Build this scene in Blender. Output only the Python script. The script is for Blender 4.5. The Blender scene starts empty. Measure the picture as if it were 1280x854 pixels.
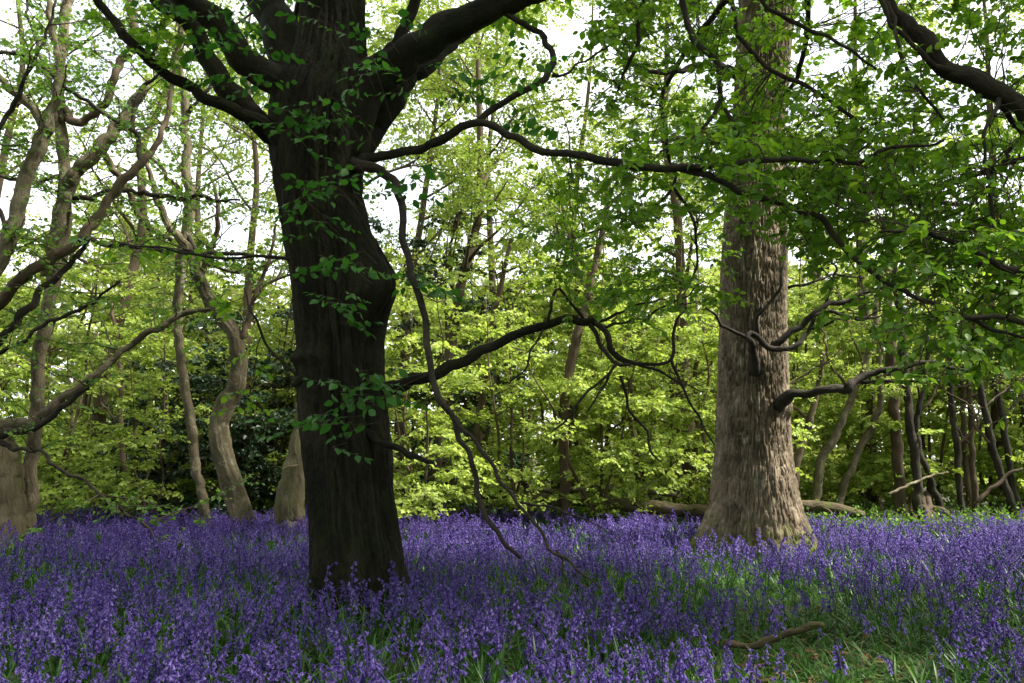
import bpy, math, random
import numpy as np
from mathutils import Matrix, Vector

# ------------------------------------------------------------------ camera, sky, sun, exposure
SC = bpy.context.scene
COL = SC.collection
R = math.radians
IMW, IMH, LENS = 1280.0, 854.0, 28.0
F = IMW * LENS / 36.0
CAMZ, PITCH = 1.25, R(8.2)
SUN_EL, SUN_AZ = R(50), R(97)          # azimuth clockwise from +Y (camera looks along +Y): right, a little behind

cam_d = bpy.data.cameras.new('camera')
cam_d.lens = LENS
cam_d.sensor_width = 36
cam_d.clip_start = 0.05
cam_d.clip_end = 3000
cam = bpy.data.objects.new('camera', cam_d)
COL.objects.link(cam)
cam.location = (0, 0, CAMZ)
cam.rotation_euler = (R(90) + PITCH, 0, 0)
SC.camera = cam

world = bpy.data.worlds.new('World')
SC.world = world
world.use_nodes = True
wn, wl = world.node_tree.nodes, world.node_tree.links
bg = wn['Background']
sky = wn.new('ShaderNodeTexSky')
sky.sky_type = 'NISHITA'
sky.sun_disc = False
sky.sun_elevation = SUN_EL
sky.sun_rotation = SUN_AZ
sky.air_density = 0.9
sky.dust_density = 3.0
tc = wn.new('ShaderNodeTexCoord')
cn = wn.new('ShaderNodeTexNoise')
cn.inputs['Scale'].default_value = 3.5
cn.inputs['Detail'].default_value = 6
cr = wn.new('ShaderNodeValToRGB')
cr.color_ramp.elements[0].position = 0.36
cr.color_ramp.elements[0].color = (.45, .45, .45, 1)
cr.color_ramp.elements[1].position = 0.55
cr.color_ramp.elements[1].color = (1, 1, 1, 1)
cm = wn.new('ShaderNodeMix')
cm.data_type = 'RGBA'
cm.inputs['B'].default_value = (7.6, 7.8, 8.1, 1)      # bright thin cloud over the whole sky
wl.new(tc.outputs['Generated'], cn.inputs['Vector'])
wl.new(cn.outputs['Fac'], cr.inputs['Fac'])
wl.new(cr.outputs['Color'], cm.inputs['Factor'])
wl.new(sky.outputs['Color'], cm.inputs['A'])
wl.new(cm.outputs['Result'], bg.inputs['Color'])
bg.inputs['Strength'].default_value = 0.105

sun_d = bpy.data.lights.new('sun', 'SUN')
sun_d.energy = 5.0
sun_d.angle = R(9)
sun_d.color = (1.0, 0.95, 0.86)
sun = bpy.data.objects.new('sun', sun_d)
COL.objects.link(sun)
sdir = Vector((math.sin(SUN_AZ) * math.cos(SUN_EL), math.cos(SUN_AZ) * math.cos(SUN_EL), math.sin(SUN_EL)))
sun.rotation_euler = sdir.to_track_quat('Z', 'Y').to_euler()
sun.location = (10, -10, 30)

SC.view_settings.view_transform = 'Standard'
SC.view_settings.look = 'None'
SC.view_settings.exposure = 1.55
SC.view_settings.gamma = 1.0
SC.view_settings.use_curve_mapping = False
SC.cycles.max_bounces = 7
SC.cycles.diffuse_bounces = 4
SC.cycles.glossy_bounces = 2
SC.cycles.transmission_bounces = 5
SC.cycles.sample_clamp_indirect = 6.0

rng = np.random.default_rng(11)
random.seed(11)
UP = np.array([0, 0, 1.0])


# ------------------------------------------------------------------ helpers
def ray(px, py):
    u, v = (px - IMW / 2) / F, (IMH / 2 - py) / F
    return np.array([u, math.cos(PITCH) - v * math.sin(PITCH), math.sin(PITCH) + v * math.cos(PITCH)])


def P(px, py, D):
    """point at ground distance D (world y) in the direction of a photo pixel"""
    d = ray(px, py)
    return np.array([0, 0, CAMZ]) + d * (D / d[1])


def mpp(px, py, D):
    return (D / ray(px, py)[1]) / F


def to_px(p):
    p = np.atleast_2d(p) - np.array([0, 0, CAMZ])
    f = p[:, 1] * math.cos(PITCH) + p[:, 2] * math.sin(PITCH)
    v = -p[:, 1] * math.sin(PITCH) + p[:, 2] * math.cos(PITCH)
    f = np.where(f < .05, .05, f)
    return np.c_[IMW / 2 + F * p[:, 0] / f, IMH / 2 - F * v / f, f]


def hsh(ix, iy, iz):
    h = (ix.astype(np.int64) * 374761393 + iy.astype(np.int64) * 668265263 + iz.astype(np.int64) * 1274126177) & 0xffffffff
    h = ((h ^ (h >> 13)) * 1274126177) & 0xffffffff
    return ((h ^ (h >> 16)) & 0xffff) / 65535.0


def vnoise(x, y, z):
    x, y, z = np.broadcast_arrays(np.asarray(x, float), np.asarray(y, float), np.asarray(z, float))
    ix, iy, iz = np.floor(x), np.floor(y), np.floor(z)
    fx, fy, fz = x - ix, y - iy, z - iz
    fx, fy, fz = fx * fx * (3 - 2 * fx), fy * fy * (3 - 2 * fy), fz * fz * (3 - 2 * fz)
    r = 0
    for a in (0, 1):
        for b in (0, 1):
            for c in (0, 1):
                w = (fx if a else 1 - fx) * (fy if b else 1 - fy) * (fz if c else 1 - fz)
                r = r + w * hsh(ix + a, iy + b, iz + c)
    return r


def unit(a):
    return a / np.maximum(np.linalg.norm(a, axis=-1, keepdims=True), 1e-9)


def gz(x, y):
    """height of the ground"""
    g = .10 * (vnoise(np.asarray(x) * .35 + 9, np.asarray(y) * .35 + 3, 0) - .5) + .04 * (vnoise(np.asarray(x) * 1.3, np.asarray(y) * 1.3, 5) - .5)
    return g


def make_mesh(name, V, faces, mat, attrs=None, smooth=True):
    me = bpy.data.meshes.new(name)
    V = np.asarray(V, np.float32)
    me.vertices.add(len(V))
    me.vertices.foreach_set('co', V.ravel())
    faces = [np.asarray(f, np.int32) for f in faces if len(f)]
    loops = np.concatenate([f.ravel() for f in faces])
    tot = np.concatenate([np.full(len(f), f.shape[1], np.int32) for f in faces])
    start = np.r_[0, np.cumsum(tot)[:-1]].astype(np.int32)
    me.loops.add(len(loops))
    me.loops.foreach_set('vertex_index', loops)
    me.polygons.add(len(tot))
    me.polygons.foreach_set('loop_start', start)
    me.polygons.foreach_set('loop_total', tot)
    me.polygons.foreach_set('use_smooth', np.full(len(tot), smooth))
    for k, a in (attrs or {}).items():
        a = np.asarray(a, np.float32)
        if a.ndim == 2:
            at = me.attributes.new(k, 'FLOAT_VECTOR', 'POINT')
            at.data.foreach_set('vector', a.ravel())
        else:
            at = me.attributes.new(k, 'FLOAT', 'POINT')
            at.data.foreach_set('value', a)
    me.update(calc_edges=True)
    me.materials.append(mat)
    return me


def link(name, me, parent=None, kind=None):
    o = bpy.data.objects.new(name, me)
    COL.objects.link(o)
    if parent is not None:
        o.parent = parent
        o.matrix_parent_inverse = Matrix.Translation(-parent.location)
    if kind:
        o['kind'] = kind
    return o


def tag(o, label, cat, group=None):
    o['label'], o['category'] = label, cat
    if group:
        o['group'] = group
    return o


def thing(name, loc, label, cat, group=None):
    o = bpy.data.objects.new(name, None)
    COL.objects.link(o)
    o.location = [float(c) for c in loc]
    o.empty_display_size = .2
    return tag(o, label, cat, group)


# ------------------------------------------------------------------ materials
def new_mat(name):
    m = bpy.data.materials.new(name)
    m.use_nodes = True
    nt = m.node_tree
    return m, nt, nt.nodes, nt.links, nt.nodes['Principled BSDF'], nt.nodes['Material Output']


def ramp(n, stops):
    r = n.new('ShaderNodeValToRGB')
    e = r.color_ramp.elements
    while len(e) < len(stops):
        e.new(.5)
    for el, (p, c) in zip(e, stops):
        el.position = p
        el.color = (*c, 1)
    return r


def leaf_mat(name, stops, trans, tfac=.45, rough=.5, spec=.35):
    m, nt, n, l, b, out = new_mat(name)
    at = n.new('ShaderNodeAttribute')
    at.attribute_name = 'tint'
    r = ramp(n, stops)
    l.new(at.outputs['Fac'], r.inputs['Fac'])
    l.new(r.outputs['Color'], b.inputs['Base Color'])
    b.inputs['Roughness'].default_value = rough
    b.inputs['Specular IOR Level'].default_value = spec
    t = n.new('ShaderNodeBsdfTranslucent')
    mx = n.new('ShaderNodeMix')
    mx.data_type = 'RGBA'
    mx.blend_type = 'MULTIPLY'
    mx.inputs['Factor'].default_value = 1
    l.new(r.outputs['Color'], mx.inputs['A'])
    mx.inputs['B'].default_value = (*trans, 1)
    l.new(mx.outputs['Result'], t.inputs['Color'])
    ms = n.new('ShaderNodeMixShader')
    ms.inputs['Fac'].default_value = tfac
    l.new(b.outputs['BSDF'], ms.inputs[1])
    l.new(t.outputs['BSDF'], ms.inputs[2])
    l.new(ms.outputs['Shader'], out.inputs['Surface'])
    return m


def bark_mat(name, cols, scale=30, bump=.6, moss=None, moss_top=0, moss_amt=.5, dist=.02, stretch=1.0, lichen=None):
    m, nt, n, l, b, out = new_mat(name)
    at = n.new('ShaderNodeAttribute')
    at.attribute_name = 'bark'
    nz = n.new('ShaderNodeTexNoise')
    nz.inputs['Scale'].default_value = scale
    nz.inputs['Detail'].default_value = 6
    nz.inputs['Roughness'].default_value = .65
    l.new(at.outputs['Vector'], nz.inputs['Vector'])
    big = n.new('ShaderNodeTexNoise')
    big.inputs['Scale'].default_value = scale * .12
    big.inputs['Detail'].default_value = 3
    l.new(at.outputs['Vector'], big.inputs['Vector'])
    ad = n.new('ShaderNodeMath')
    ad.operation = 'MULTIPLY_ADD'
    l.new(big.outputs['Fac'], ad.inputs[0])
    ad.inputs[1].default_value = .7
    sb = n.new('ShaderNodeMath')
    sb.operation = 'MULTIPLY'
    l.new(nz.outputs['Fac'], sb.inputs[0])
    sb.inputs[1].default_value = .45
    l.new(sb.outputs[0], ad.inputs[2])
    r = ramp(n, [(.32, cols[0]), (.55, cols[1]), (.78, cols[2])])
    l.new(ad.outputs[0], r.inputs['Fac'])
    col = r.outputs['Color']

    def over(col, c, fac_socket):
        mx = n.new('ShaderNodeMix')
        mx.data_type = 'RGBA'
        l.new(fac_socket, mx.inputs['Factor'])
        l.new(col, mx.inputs['A'])
        mx.inputs['B'].default_value = (*c, 1)
        return mx.outputs['Result']
    if lichen:
        ln = n.new('ShaderNodeTexNoise')
        ln.inputs['Scale'].default_value = 9
        ln.inputs['Detail'].default_value = 8
        ln.inputs['Roughness'].default_value = .7
        tco = n.new('ShaderNodeTexCoord')
        l.new(tco.outputs['Object'], ln.inputs['Vector'])
        lr = ramp(n, [(.55, (0, 0, 0)), (.66, (.75, .75, .75))])
        l.new(ln.outputs['Fac'], lr.inputs['Fac'])
        col = over(col, lichen, lr.outputs['Color'])
    if moss:
        mn = n.new('ShaderNodeTexNoise')
        mn.inputs['Scale'].default_value = 4.5
        mn.inputs['Detail'].default_value = 8
        mn.inputs['Roughness'].default_value = .7
        geo = n.new('ShaderNodeNewGeometry')
        l.new(geo.outputs['Position'], mn.inputs['Vector'])
        src = mn.outputs['Fac']
        if moss_top:
            sx = n.new('ShaderNodeSeparateXYZ')
            l.new(geo.outputs['Position'], sx.inputs[0])
            mr = n.new('ShaderNodeMapRange')
            mr.inputs['From Min'].default_value = 0
            mr.inputs['From Max'].default_value = moss_top
            mr.inputs['To Min'].default_value = .22
            mr.inputs['To Max'].default_value = -.25
            l.new(sx.outputs['Z'], mr.inputs['Value'])
            a2 = n.new('ShaderNodeMath')
            a2.operation = 'ADD'
            l.new(mn.outputs['Fac'], a2.inputs[0])
            l.new(mr.outputs[0], a2.inputs[1])
            src = a2.outputs[0]
        k = moss_amt
        mrp = ramp(n, [(.62 - .2 * k, (0, 0, 0)), (.78 - .2 * k, (.9, .9, .9))])
        l.new(src, mrp.inputs['Fac'])
        col = over(col, moss, mrp.outputs['Color'])
    l.new(col, b.inputs['Base Color'])
    b.inputs['Roughness'].default_value = .9
    b.inputs['Specular IOR Level'].default_value = .2
    bp = n.new('ShaderNodeBump')
    bp.inputs['Strength'].default_value = bump
    bp.inputs['Distance'].default_value = dist
    l.new(nz.outputs['Fac'], bp.inputs['Height'])
    l.new(bp.outputs['Normal'], b.inputs['Normal'])
    return m


M_LEAF_NEAR = leaf_mat('leaf_green', [(0, (.055, .14, .014)), (.5, (.125, .26, .024)), (1, (.25, .40, .04))], (1.45, 1.4, .7), .52, .45, .4)
M_LEAF_DARK = leaf_mat('leaf_deep_green', [(0, (.02, .085, .015)), (.5, (.04, .14, .02)), (1, (.08, .21, .03))], (1.4, 1.5, .8), .45, .45, .4)
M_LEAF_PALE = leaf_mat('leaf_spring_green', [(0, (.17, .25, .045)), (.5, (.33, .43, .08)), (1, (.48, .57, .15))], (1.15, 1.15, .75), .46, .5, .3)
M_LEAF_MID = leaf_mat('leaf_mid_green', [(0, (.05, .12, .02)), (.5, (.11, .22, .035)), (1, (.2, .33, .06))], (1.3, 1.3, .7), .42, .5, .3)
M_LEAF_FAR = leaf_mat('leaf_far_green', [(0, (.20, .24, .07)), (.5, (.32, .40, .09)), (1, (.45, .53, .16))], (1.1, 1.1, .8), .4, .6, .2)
M_HOLLY = leaf_mat('leaf_holly', [(0, (.008, .022, .009)), (.6, (.018, .045, .014)), (1, (.04, .09, .025))], (1, 1.2, .6), .12, .35, .5)
M_OAKLEAF = leaf_mat('leaf_oak', [(0, (.12, .2, .03)), (.5, (.22, .32, .05)), (1, (.36, .42, .1))], (1.1, 1.1, .7), .45, .5, .3)
M_GRASS = leaf_mat('grass_blade', [(0, (.016, .055, .009)), (.5, (.036, .11, .014)), (.85, (.07, .17, .025)), (1, (.17, .24, .05))], (1.2, 1.3, .6), .25, .42, .4)
M_BELL = leaf_mat('bluebell_petal', [(0, (.057, .036, .18)), (.5, (.12, .075, .325)), (1, (.29, .205, .54))], (1.1, 1.0, 1.2), .35, .5, .3)
M_STEM = leaf_mat('bluebell_stem', [(0, (.03, .07, .02)), (.5, (.05, .12, .025)), (1, (.08, .1, .06))], (1, 1, 1), .1, .5, .3)
M_DRYLEAF = leaf_mat('dry_leaf', [(0, (.1, .05, .02)), (.5, (.2, .11, .05)), (1, (.34, .22, .11))], (1, .9, .7), .2, .7, .2)

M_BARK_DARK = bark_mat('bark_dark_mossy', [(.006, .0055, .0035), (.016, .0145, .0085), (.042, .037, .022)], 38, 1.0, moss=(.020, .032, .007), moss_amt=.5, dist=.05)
M_BARK_OAK = bark_mat('bark_oak', [(.05, .039, .027), (.145, .111, .075), (.32, .258, .182)], 60, 1.0, moss=(.10, .125, .018), moss_top=1.0, moss_amt=.55, dist=.012, lichen=(.32, .30, .22))
M_BARK_PALE = bark_mat('bark_pale', [(.045, .036, .022), (.11, .09, .055), (.24, .20, .13)], 36, 1.0, moss=(.08, .085, .02), moss_amt=.4, dist=.03, lichen=(.35, .33, .24))
M_BARK_BRANCH = bark_mat('bark_branch', [(.012, .010, .008), (.032, .026, .02), (.075, .062, .048)], 45, 1.0, moss=(.04, .05, .015), moss_amt=.3, dist=.025)
M_BARK_BROWN = bark_mat('bark_brown', [(.04, .027, .018), (.085, .06, .04), (.16, .12, .08)], 35, .6, moss=(.09, .09, .025), moss_amt=.3, dist=.01)
M_BARK_LOG = bark_mat('bark_log', [(.04, .03, .018), (.09, .068, .04), (.17, .135, .08)], 30, 1.0, moss=(.07, .085, .018), moss_amt=.7, dist=.03)
M_BARK_STUMP = bark_mat('bark_stump', [(.05, .042, .024), (.12, .10, .06), (.22, .19, .12)], 32, 1.0, moss=(.10, .11, .025), moss_amt=.6, dist=.04)
M_TWIG = bark_mat('bark_twig', [(.03, .022, .016), (.06, .045, .032), (.11, .085, .06)], 60, .3, dist=.004)

gm, nt, n, l, b, out = new_mat('woodland_floor')
tco = n.new('ShaderNodeTexCoord')
g1 = n.new('ShaderNodeTexNoise')
g1.inputs['Scale'].default_value = 14
g1.inputs['Detail'].default_value = 9
g1.inputs['Roughness'].default_value = .7
l.new(tco.outputs['Object'], g1.inputs['Vector'])
gr = ramp(n, [(.3, (.018, .017, .008)), (.48, (.035, .042, .014)), (.62, (.06, .055, .025)), (.8, (.14, .10, .05))])
l.new(g1.outputs['Fac'], gr.inputs['Fac'])
l.new(gr.outputs['Color'], b.inputs['Base Color'])
b.inputs['Roughness'].default_value = .95
gb = n.new('ShaderNodeBump')
gb.inputs['Distance'].default_value = .05
l.new(g1.outputs['Fac'], gb.inputs['Height'])
l.new(gb.outputs['Normal'], b.inputs['Normal'])
M_GROUND = gm


# ------------------------------------------------------------------ wood: tubes and twigs
def resample(A, step):
    A = np.asarray(A, float)
    if len(A) == 2:
        A = np.vstack([A[0], (A[0] + A[1]) / 2, A[1]])
    ext = np.vstack([2 * A[0] - A[1], A, 2 * A[-1] - A[-2]])
    outp = []
    for i in range(1, len(ext) - 2):
        p0, p1, p2, p3 = ext[i - 1:i + 3]
        k = max(1, int(math.ceil(np.linalg.norm((p2 - p1)[:3]) / step)))
        t = (np.arange(k) / k)[:, None]
        outp.append(.5 * (2 * p1 + (p2 - p0) * t + (2 * p0 - 5 * p1 + 4 * p2 - p3) * t ** 2 + (3 * p1 - p0 - 3 * p2 + p3) * t ** 3))
    outp.append(A[-1:])
    return np.vstack(outp)


class Wood:
    def __init__(s):
        s.V, s.Q, s.T, s.B, s.n = [], [], [], [], 0

    def add(s, V, Q, B, T=None):
        s.V.append(V)
        s.Q.append(np.asarray(Q) + s.n)
        s.B.append(B)
        if T is not None and len(T):
            s.T.append(np.asarray(T) + s.n)
        s.n += len(V)

    def tube(s, pts, rad, seg=8, step=.12, rough=.06, disp=None, wob=0.0, stretch=.4):
        A = resample(np.c_[np.asarray(pts, float), np.asarray(rad, float)], step)
        c, r = A[:, :3], np.maximum(A[:, 3], .0012)
        m = len(c)
        if wob:
            ph = rng.random(3) * 100
            ss = np.arange(m) * step
            env = np.minimum(1, np.minimum(np.arange(m), np.arange(m)[::-1]) / 3.0)[:, None]
            c = c + env * wob * (np.c_[vnoise(ss * 3 + ph[0], 0, 0), vnoise(ss * 3 + ph[1], 3, 0), vnoise(ss * 3 + ph[2], 7, 0)] - .5)
            c = c + env * wob * .5 * (np.c_[vnoise(ss * 8 + ph[1], 1, 0), vnoise(ss * 8 + ph[2], 4, 0), vnoise(ss * 8 + ph[0], 8, 0)] - .5) * 1.6
        t = unit(np.gradient(c, axis=0))
        u = np.array([1.0, 0, 0]) if abs(t[0][0]) < .85 else np.array([0, 1.0, 0])
        U = np.zeros((m, 3))
        for i in range(m):
            u = u - t[i] * (u @ t[i])
            u = u / max(np.linalg.norm(u), 1e-9)
            U[i] = u
        Vv = np.cross(t, U)
        th = np.linspace(0, 2 * math.pi, seg, endpoint=False)
        L = np.r_[0, np.cumsum(np.linalg.norm(np.diff(c, axis=0), axis=1))]
        ct, st = np.cos(th)[None, :], np.sin(th)[None, :]
        rr = np.repeat(r[:, None], seg, 1)
        o = rng.random() * 50
        if rough:
            rr = rr * (1 + rough * 2 * (vnoise(ct * 1.7 + o, st * 1.7 + o, L[:, None] * 2.0 / max(np.mean(r) * 4, .1)) - .5))
        if disp is not None:
            rr = rr + disp(np.repeat(th[None, :], m, 0), np.repeat(L[:, None], seg, 1), rr, c)
        V = c[:, None, :] + rr[..., None] * (ct[..., None] * U[:, None, :] + st[..., None] * Vv[:, None, :])
        B = np.stack([np.repeat(r[:, None], seg, 1) * ct + o, np.repeat(r[:, None], seg, 1) * st + o, np.repeat(L[:, None] * stretch, seg, 1)], -1)
        i0 = (np.arange(m - 1)[:, None] * seg + np.arange(seg)[None, :])
        i1 = (np.arange(m - 1)[:, None] * seg + (np.arange(seg)[None, :] + 1) % seg)
        Q = np.stack([i0, i1, i1 + seg, i0 + seg], -1).reshape(-1, 4)
        V, B = V.reshape(-1, 3), B.reshape(-1, 3)
        e = m * seg
        V = np.vstack([V, c[-1] + t[-1] * r[-1] * .5, c[0]])
        B = np.vstack([B, B[-1], B[0]])
        k = np.arange(seg)
        T = np.vstack([np.c_[(m - 1) * seg + k, (m - 1) * seg + (k + 1) % seg, np.full(seg, e)], np.c_[(k + 1) % seg, k, np.full(seg, e + 1)]])
        s.add(V, Q, B, T)
        return c, r

    def prisms(s, a, b, r0, r1):
        a, b = np.asarray(a), np.asarray(b)
        nn = len(a)
        if not nn:
            return
        d = unit(b - a)
        ref = np.where(np.abs(d[:, 2:3]) > .9, np.array([[1.0, 0, 0]]), np.array([[0, 0, 1.0]]))
        U = unit(np.cross(d, ref))
        W = np.cross(d, U)
        r0 = np.broadcast_to(r0, nn)[:, None]
        r1 = np.broadcast_to(r1, nn)[:, None]
        V = []
        for k in range(3):
            q = 2 * math.pi * k / 3
            V.append(a + r0 * (math.cos(q) * U + math.sin(q) * W))
        for k in range(3):
            q = 2 * math.pi * k / 3
            V.append(b + r1 * (math.cos(q) * U + math.sin(q) * W))
        V = np.stack(V, 1).reshape(-1, 3)
        base = np.arange(nn)[:, None] * 6
        Q = np.vstack([base + np.array([[k, (k + 1) % 3, 3 + (k + 1) % 3, 3 + k]]) for k in range(3)])
        s.add(V, Q, V * np.array([1, 1, .3]))

    def build(s, name, mat, parent=None, kind=None):
        if not s.V:
            return None
        me = make_mesh(name, np.vstack(s.V), [np.vstack(s.Q)] + ([np.vstack(s.T)] if s.T else []), mat, {'bark': np.vstack(s.B)})
        return link(name, me, parent, kind)


# ------------------------------------------------------------------ leaves
BIG_V = np.array([[0, 0, 0], [-.25, .2, .05], [0, .22, -.01], [.25, .2, .05], [-.36, .46, .08], [0, .48, -.015], [.36, .46, .08],
                  [-.23, .76, .04], [0, .77, -.03], [.23, .76, .04], [0, 1.04, -.1]])
BIG_T = np.array([[0, 3, 2], [0, 2, 1], [7, 8, 10], [8, 9, 10]])
BIG_Q = np.array([[1, 2, 5, 4], [2, 3, 6, 5], [4, 5, 8, 7], [5, 6, 9, 8]])
SM_V = np.array([[0, 0, 0], [-.38, .45, .09], [.38, .45, .09], [0, 1, -.08]])
SM_T = np.array([[0, 2, 3], [0, 3, 1]])


class Leaves:
    def __init__(s):
        s.p, s.d, s.n, s.s, s.t = [], [], [], [], []

    def add(s, p, d, nrm, size, tint):
        s.p.append(p)
        s.d.append(unit(d))
        s.n.append(nrm)
        s.s.append(size)
        s.t.append(tint)

    def on_twigs(s, a, b, k, size, tint=(.0, 1.0), flat=.55, start=.12, droop=.25, tip=True):
        """alternate leaves along straight twigs a->b, k leaves each"""
        a, b = np.asarray(a, float), np.asarray(b, float)
        m = len(a)
        if not m:
            return
        ax = unit(b - a)
        pn = unit(UP[None] + rng.normal(0, .35, (m, 3)))
        side = unit(np.cross(ax, pn))
        t = np.linspace(start, 1, k)[None, :] + rng.normal(0, .03, (m, k))
        sg = np.where(np.arange(k) % 2 == 0, 1, -1)[None, :] * np.ones((m, 1))
        ang = np.where(np.arange(k)[None, :] == k - 1, .1, rng.uniform(.6, 1.25, (m, k)))
        p = a[:, None] + (b - a)[:, None] * np.clip(t, 0, 1)[..., None]
        d = ax[:, None] * np.cos(ang)[..., None] + side[:, None] * (sg * np.sin(ang))[..., None]
        d = d + rng.normal(0, .22, d.shape) - droop * UP * rng.uniform(.3, 1.6, (m, k))[..., None]
        nn = pn[:, None] + rng.normal(0, flat, d.shape)
        sz = size * rng.uniform(.5, 1.3, (m, k)) * (1 - .25 * np.clip(t, 0, 1))
        base = rng.random((m, 1))
        tn = tint[0] + (tint[1] - tint[0]) * np.clip(.55 * base + .45 * rng.random((m, k)), 0, 1)
        s.add(p.reshape(-1, 3), d.reshape(-1, 3), nn.reshape(-1, 3), sz.ravel(), tn.ravel())

    def arrays(s):
        p, d, nn = np.vstack(s.p), np.vstack(s.d), np.vstack(s.n)
        side = unit(np.cross(d, nn))
        nn = np.cross(side, d)
        return p, d, side, nn, np.concatenate(s.s), np.concatenate(s.t)

    def build(s, name, mat, parent, big=False, kind='stuff', keep=None):
        if not s.p:
            return None
        p, d, side, nn, sz, tn = s.arrays()
        if keep is not None:
            p, d, side, nn, sz, tn = [q[keep] for q in (p, d, side, nn, sz, tn)]
        T = BIG_V if big else SM_V
        m, k = len(p), len(T)
        wv = rng.uniform(.85, 1.2, m)[:, None]
        V = p[:, None] + sz[:, None, None] * (T[None, :, 0:1] * wv[..., None] * side[:, None] + T[None, :, 1:2] * d[:, None] + T[None, :, 2:3] * nn[:, None])
        o = (np.arange(m) * k)[:, None, None]
        fs = [(o + (BIG_T if big else SM_T)[None]).reshape(-1, 3)]
        if big:
            fs.append((o + BIG_Q[None]).reshape(-1, 4))
        me = make_mesh(name, V.reshape(-1, 3), fs, mat, {'tint': np.repeat(tn, k)}, smooth=big)
        return link(name, me, parent, kind)


LEAF_PROTO = {}


def split_leaves(lv, mat, parent, wood, count=300):
    """the leaves that show largest become leaf objects, the rest one foliage part"""
    p, d, side, nn, sz, tn = lv.arrays()
    q = to_px(p)
    inv = (q[:, 0] > 5) & (q[:, 0] < IMW - 5) & (q[:, 1] > 5) & (q[:, 1] < IMH - 5) & (q[:, 2] > .5)
    view = np.array([0, 0, CAMZ]) - p
    face = .35 + np.abs(np.sum(unit(view) * nn, axis=1))
    score = np.where(inv, sz / np.maximum(q[:, 2], .3) * face, 0)
    order = np.argsort(-score)[:count]
    order = order[score[order] > 0]
    samp = np.vstack([c[::2] for c, o in wood])
    own = np.concatenate([np.full(len(c[::2]), j) for j, (c, o) in enumerate(wood)])
    for i in order:
        bough = wood[own[np.argmin(np.sum((samp - p[i]) ** 2, axis=1))]][1]
        v = int(min(5, tn[i] * 6))
        key = (mat.name, v)
        if key not in LEAF_PROTO:
            LEAF_PROTO[key] = make_mesh('leaf', BIG_V, [BIG_T, BIG_Q], mat, {'tint': np.full(len(BIG_V), (v + .5) / 6)})
        o = bpy.data.objects.new('leaf', LEAF_PROTO[key])
        COL.objects.link(o)
        o.parent = bough        # branches carry their points in world space
        mt = Matrix.Identity(4)
        for r_ in range(3):
            mt[r_][0], mt[r_][1], mt[r_][2], mt[r_][3] = side[i][r_] * sz[i], d[i][r_] * sz[i], nn[i][r_] * sz[i], p[i][r_]
        o.matrix_basis = mt
    keep = np.ones(len(p), bool)
    keep[order] = False
    near = inv & (q[:, 2] < 6.6)
    lv.build('foliage', mat, parent, big=True, keep=keep & near)
    lv.build('foliage', mat, parent, big=False, keep=keep & ~near)


def traced(wood, pts, seg=8, step=.06, rough=.2, wob=.05):
    """pts: (px, py, distance, width in photo pixels) -> tube; returns centre line and radii"""
    c = np.array([P(x, y, D) for x, y, D, w in pts])
    r = np.array([w / 2 * mpp(x, y, D) for x, y, D, w in pts])
    return wood.tube(c, r, seg, step, rough, wob=wob)


def polyline_twigs(c, n, length, up=.15, both=True, lo=.15, spread=.9):
    """twigs leaving a centre line sideways, near horizontal"""
    m = len(c)
    i = np.clip((rng.uniform(lo, 1, n) * (m - 1)).astype(int), 0, m - 2)
    a = c[i]
    t = unit(c[i + 1] - c[i])
    side = unit(np.cross(t, UP[None]) + 1e-6)
    sg = rng.choice([-1, 1], n)[:, None]
    d = unit(t * rng.uniform(.2, .9, (n, 1)) + sg * side * spread + rng.normal(0, .25, (n, 3)) + UP * rng.normal(up, .2, (n, 1)))
    return a, a + d * length * rng.uniform(.5, 1.2, (n, 1))


def grow(wood, p, d, L, r, level, ends, seg=7, upb=.12, nkid=(4, 6), jit=.28, lo=.3):
    """recursive limb; terminal limbs are collected in ends as centre lines"""
    k = max(4, int(L / .45))
    pts, rad = [np.array(p, float)], [r]
    d = unit(np.array(d, float))
    for i in range(k):
        d = unit(d + rng.normal(0, jit, 3) * .55 + UP * upb * .3)
        pts.append(pts[-1] + d * L / k)
        rad.append(r * (1 - .72 * (i + 1) / k))
    c, rr = wood.tube(pts, rad, seg, max(.15, L / 9), .05)
    if level == 0:
        ends.append(c)
        return
    for q in range(random.randint(*nkid)):
        t = lo + (1 - lo) * (q + random.random()) / nkid[1]
        i = min(len(c) - 2, int(t * (len(c) - 1)))
        ax = unit(c[i + 1] - c[i])
        v = unit(np.cross(ax, rng.normal(0, 1, 3)))
        nd = unit(ax * .75 + v * random.uniform(.6, 1.1) + UP * upb)
        grow(wood, c[i], nd, L * random.uniform(.42, .65), rr[i] * .62, level - 1, ends, max(4, seg - 2), upb, nkid, jit, lo)
    ends.append(c[len(c) // 2:])


def leaf_out(wood, leaves, lines, per_m, length, k, size, tint=(0, 1), flat=.55, droop=.25, up=.1, twigs=1.0):
    A, B = [], []
    for c in lines:
        Lc = np.linalg.norm(np.diff(c, axis=0), axis=1).sum()
        n = max(1, int(Lc * per_m))
        a, b = polyline_twigs(c, n, length, up)
        A.append(a)
        B.append(b)
    A, B = np.vstack(A), np.vstack(B)
    sel = rng.random(len(A)) < twigs
    wood.prisms(A[sel], B[sel], .0035, .0012)
    leaves.on_twigs(A, B, k, size, tint, flat, droop=droop)


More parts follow.
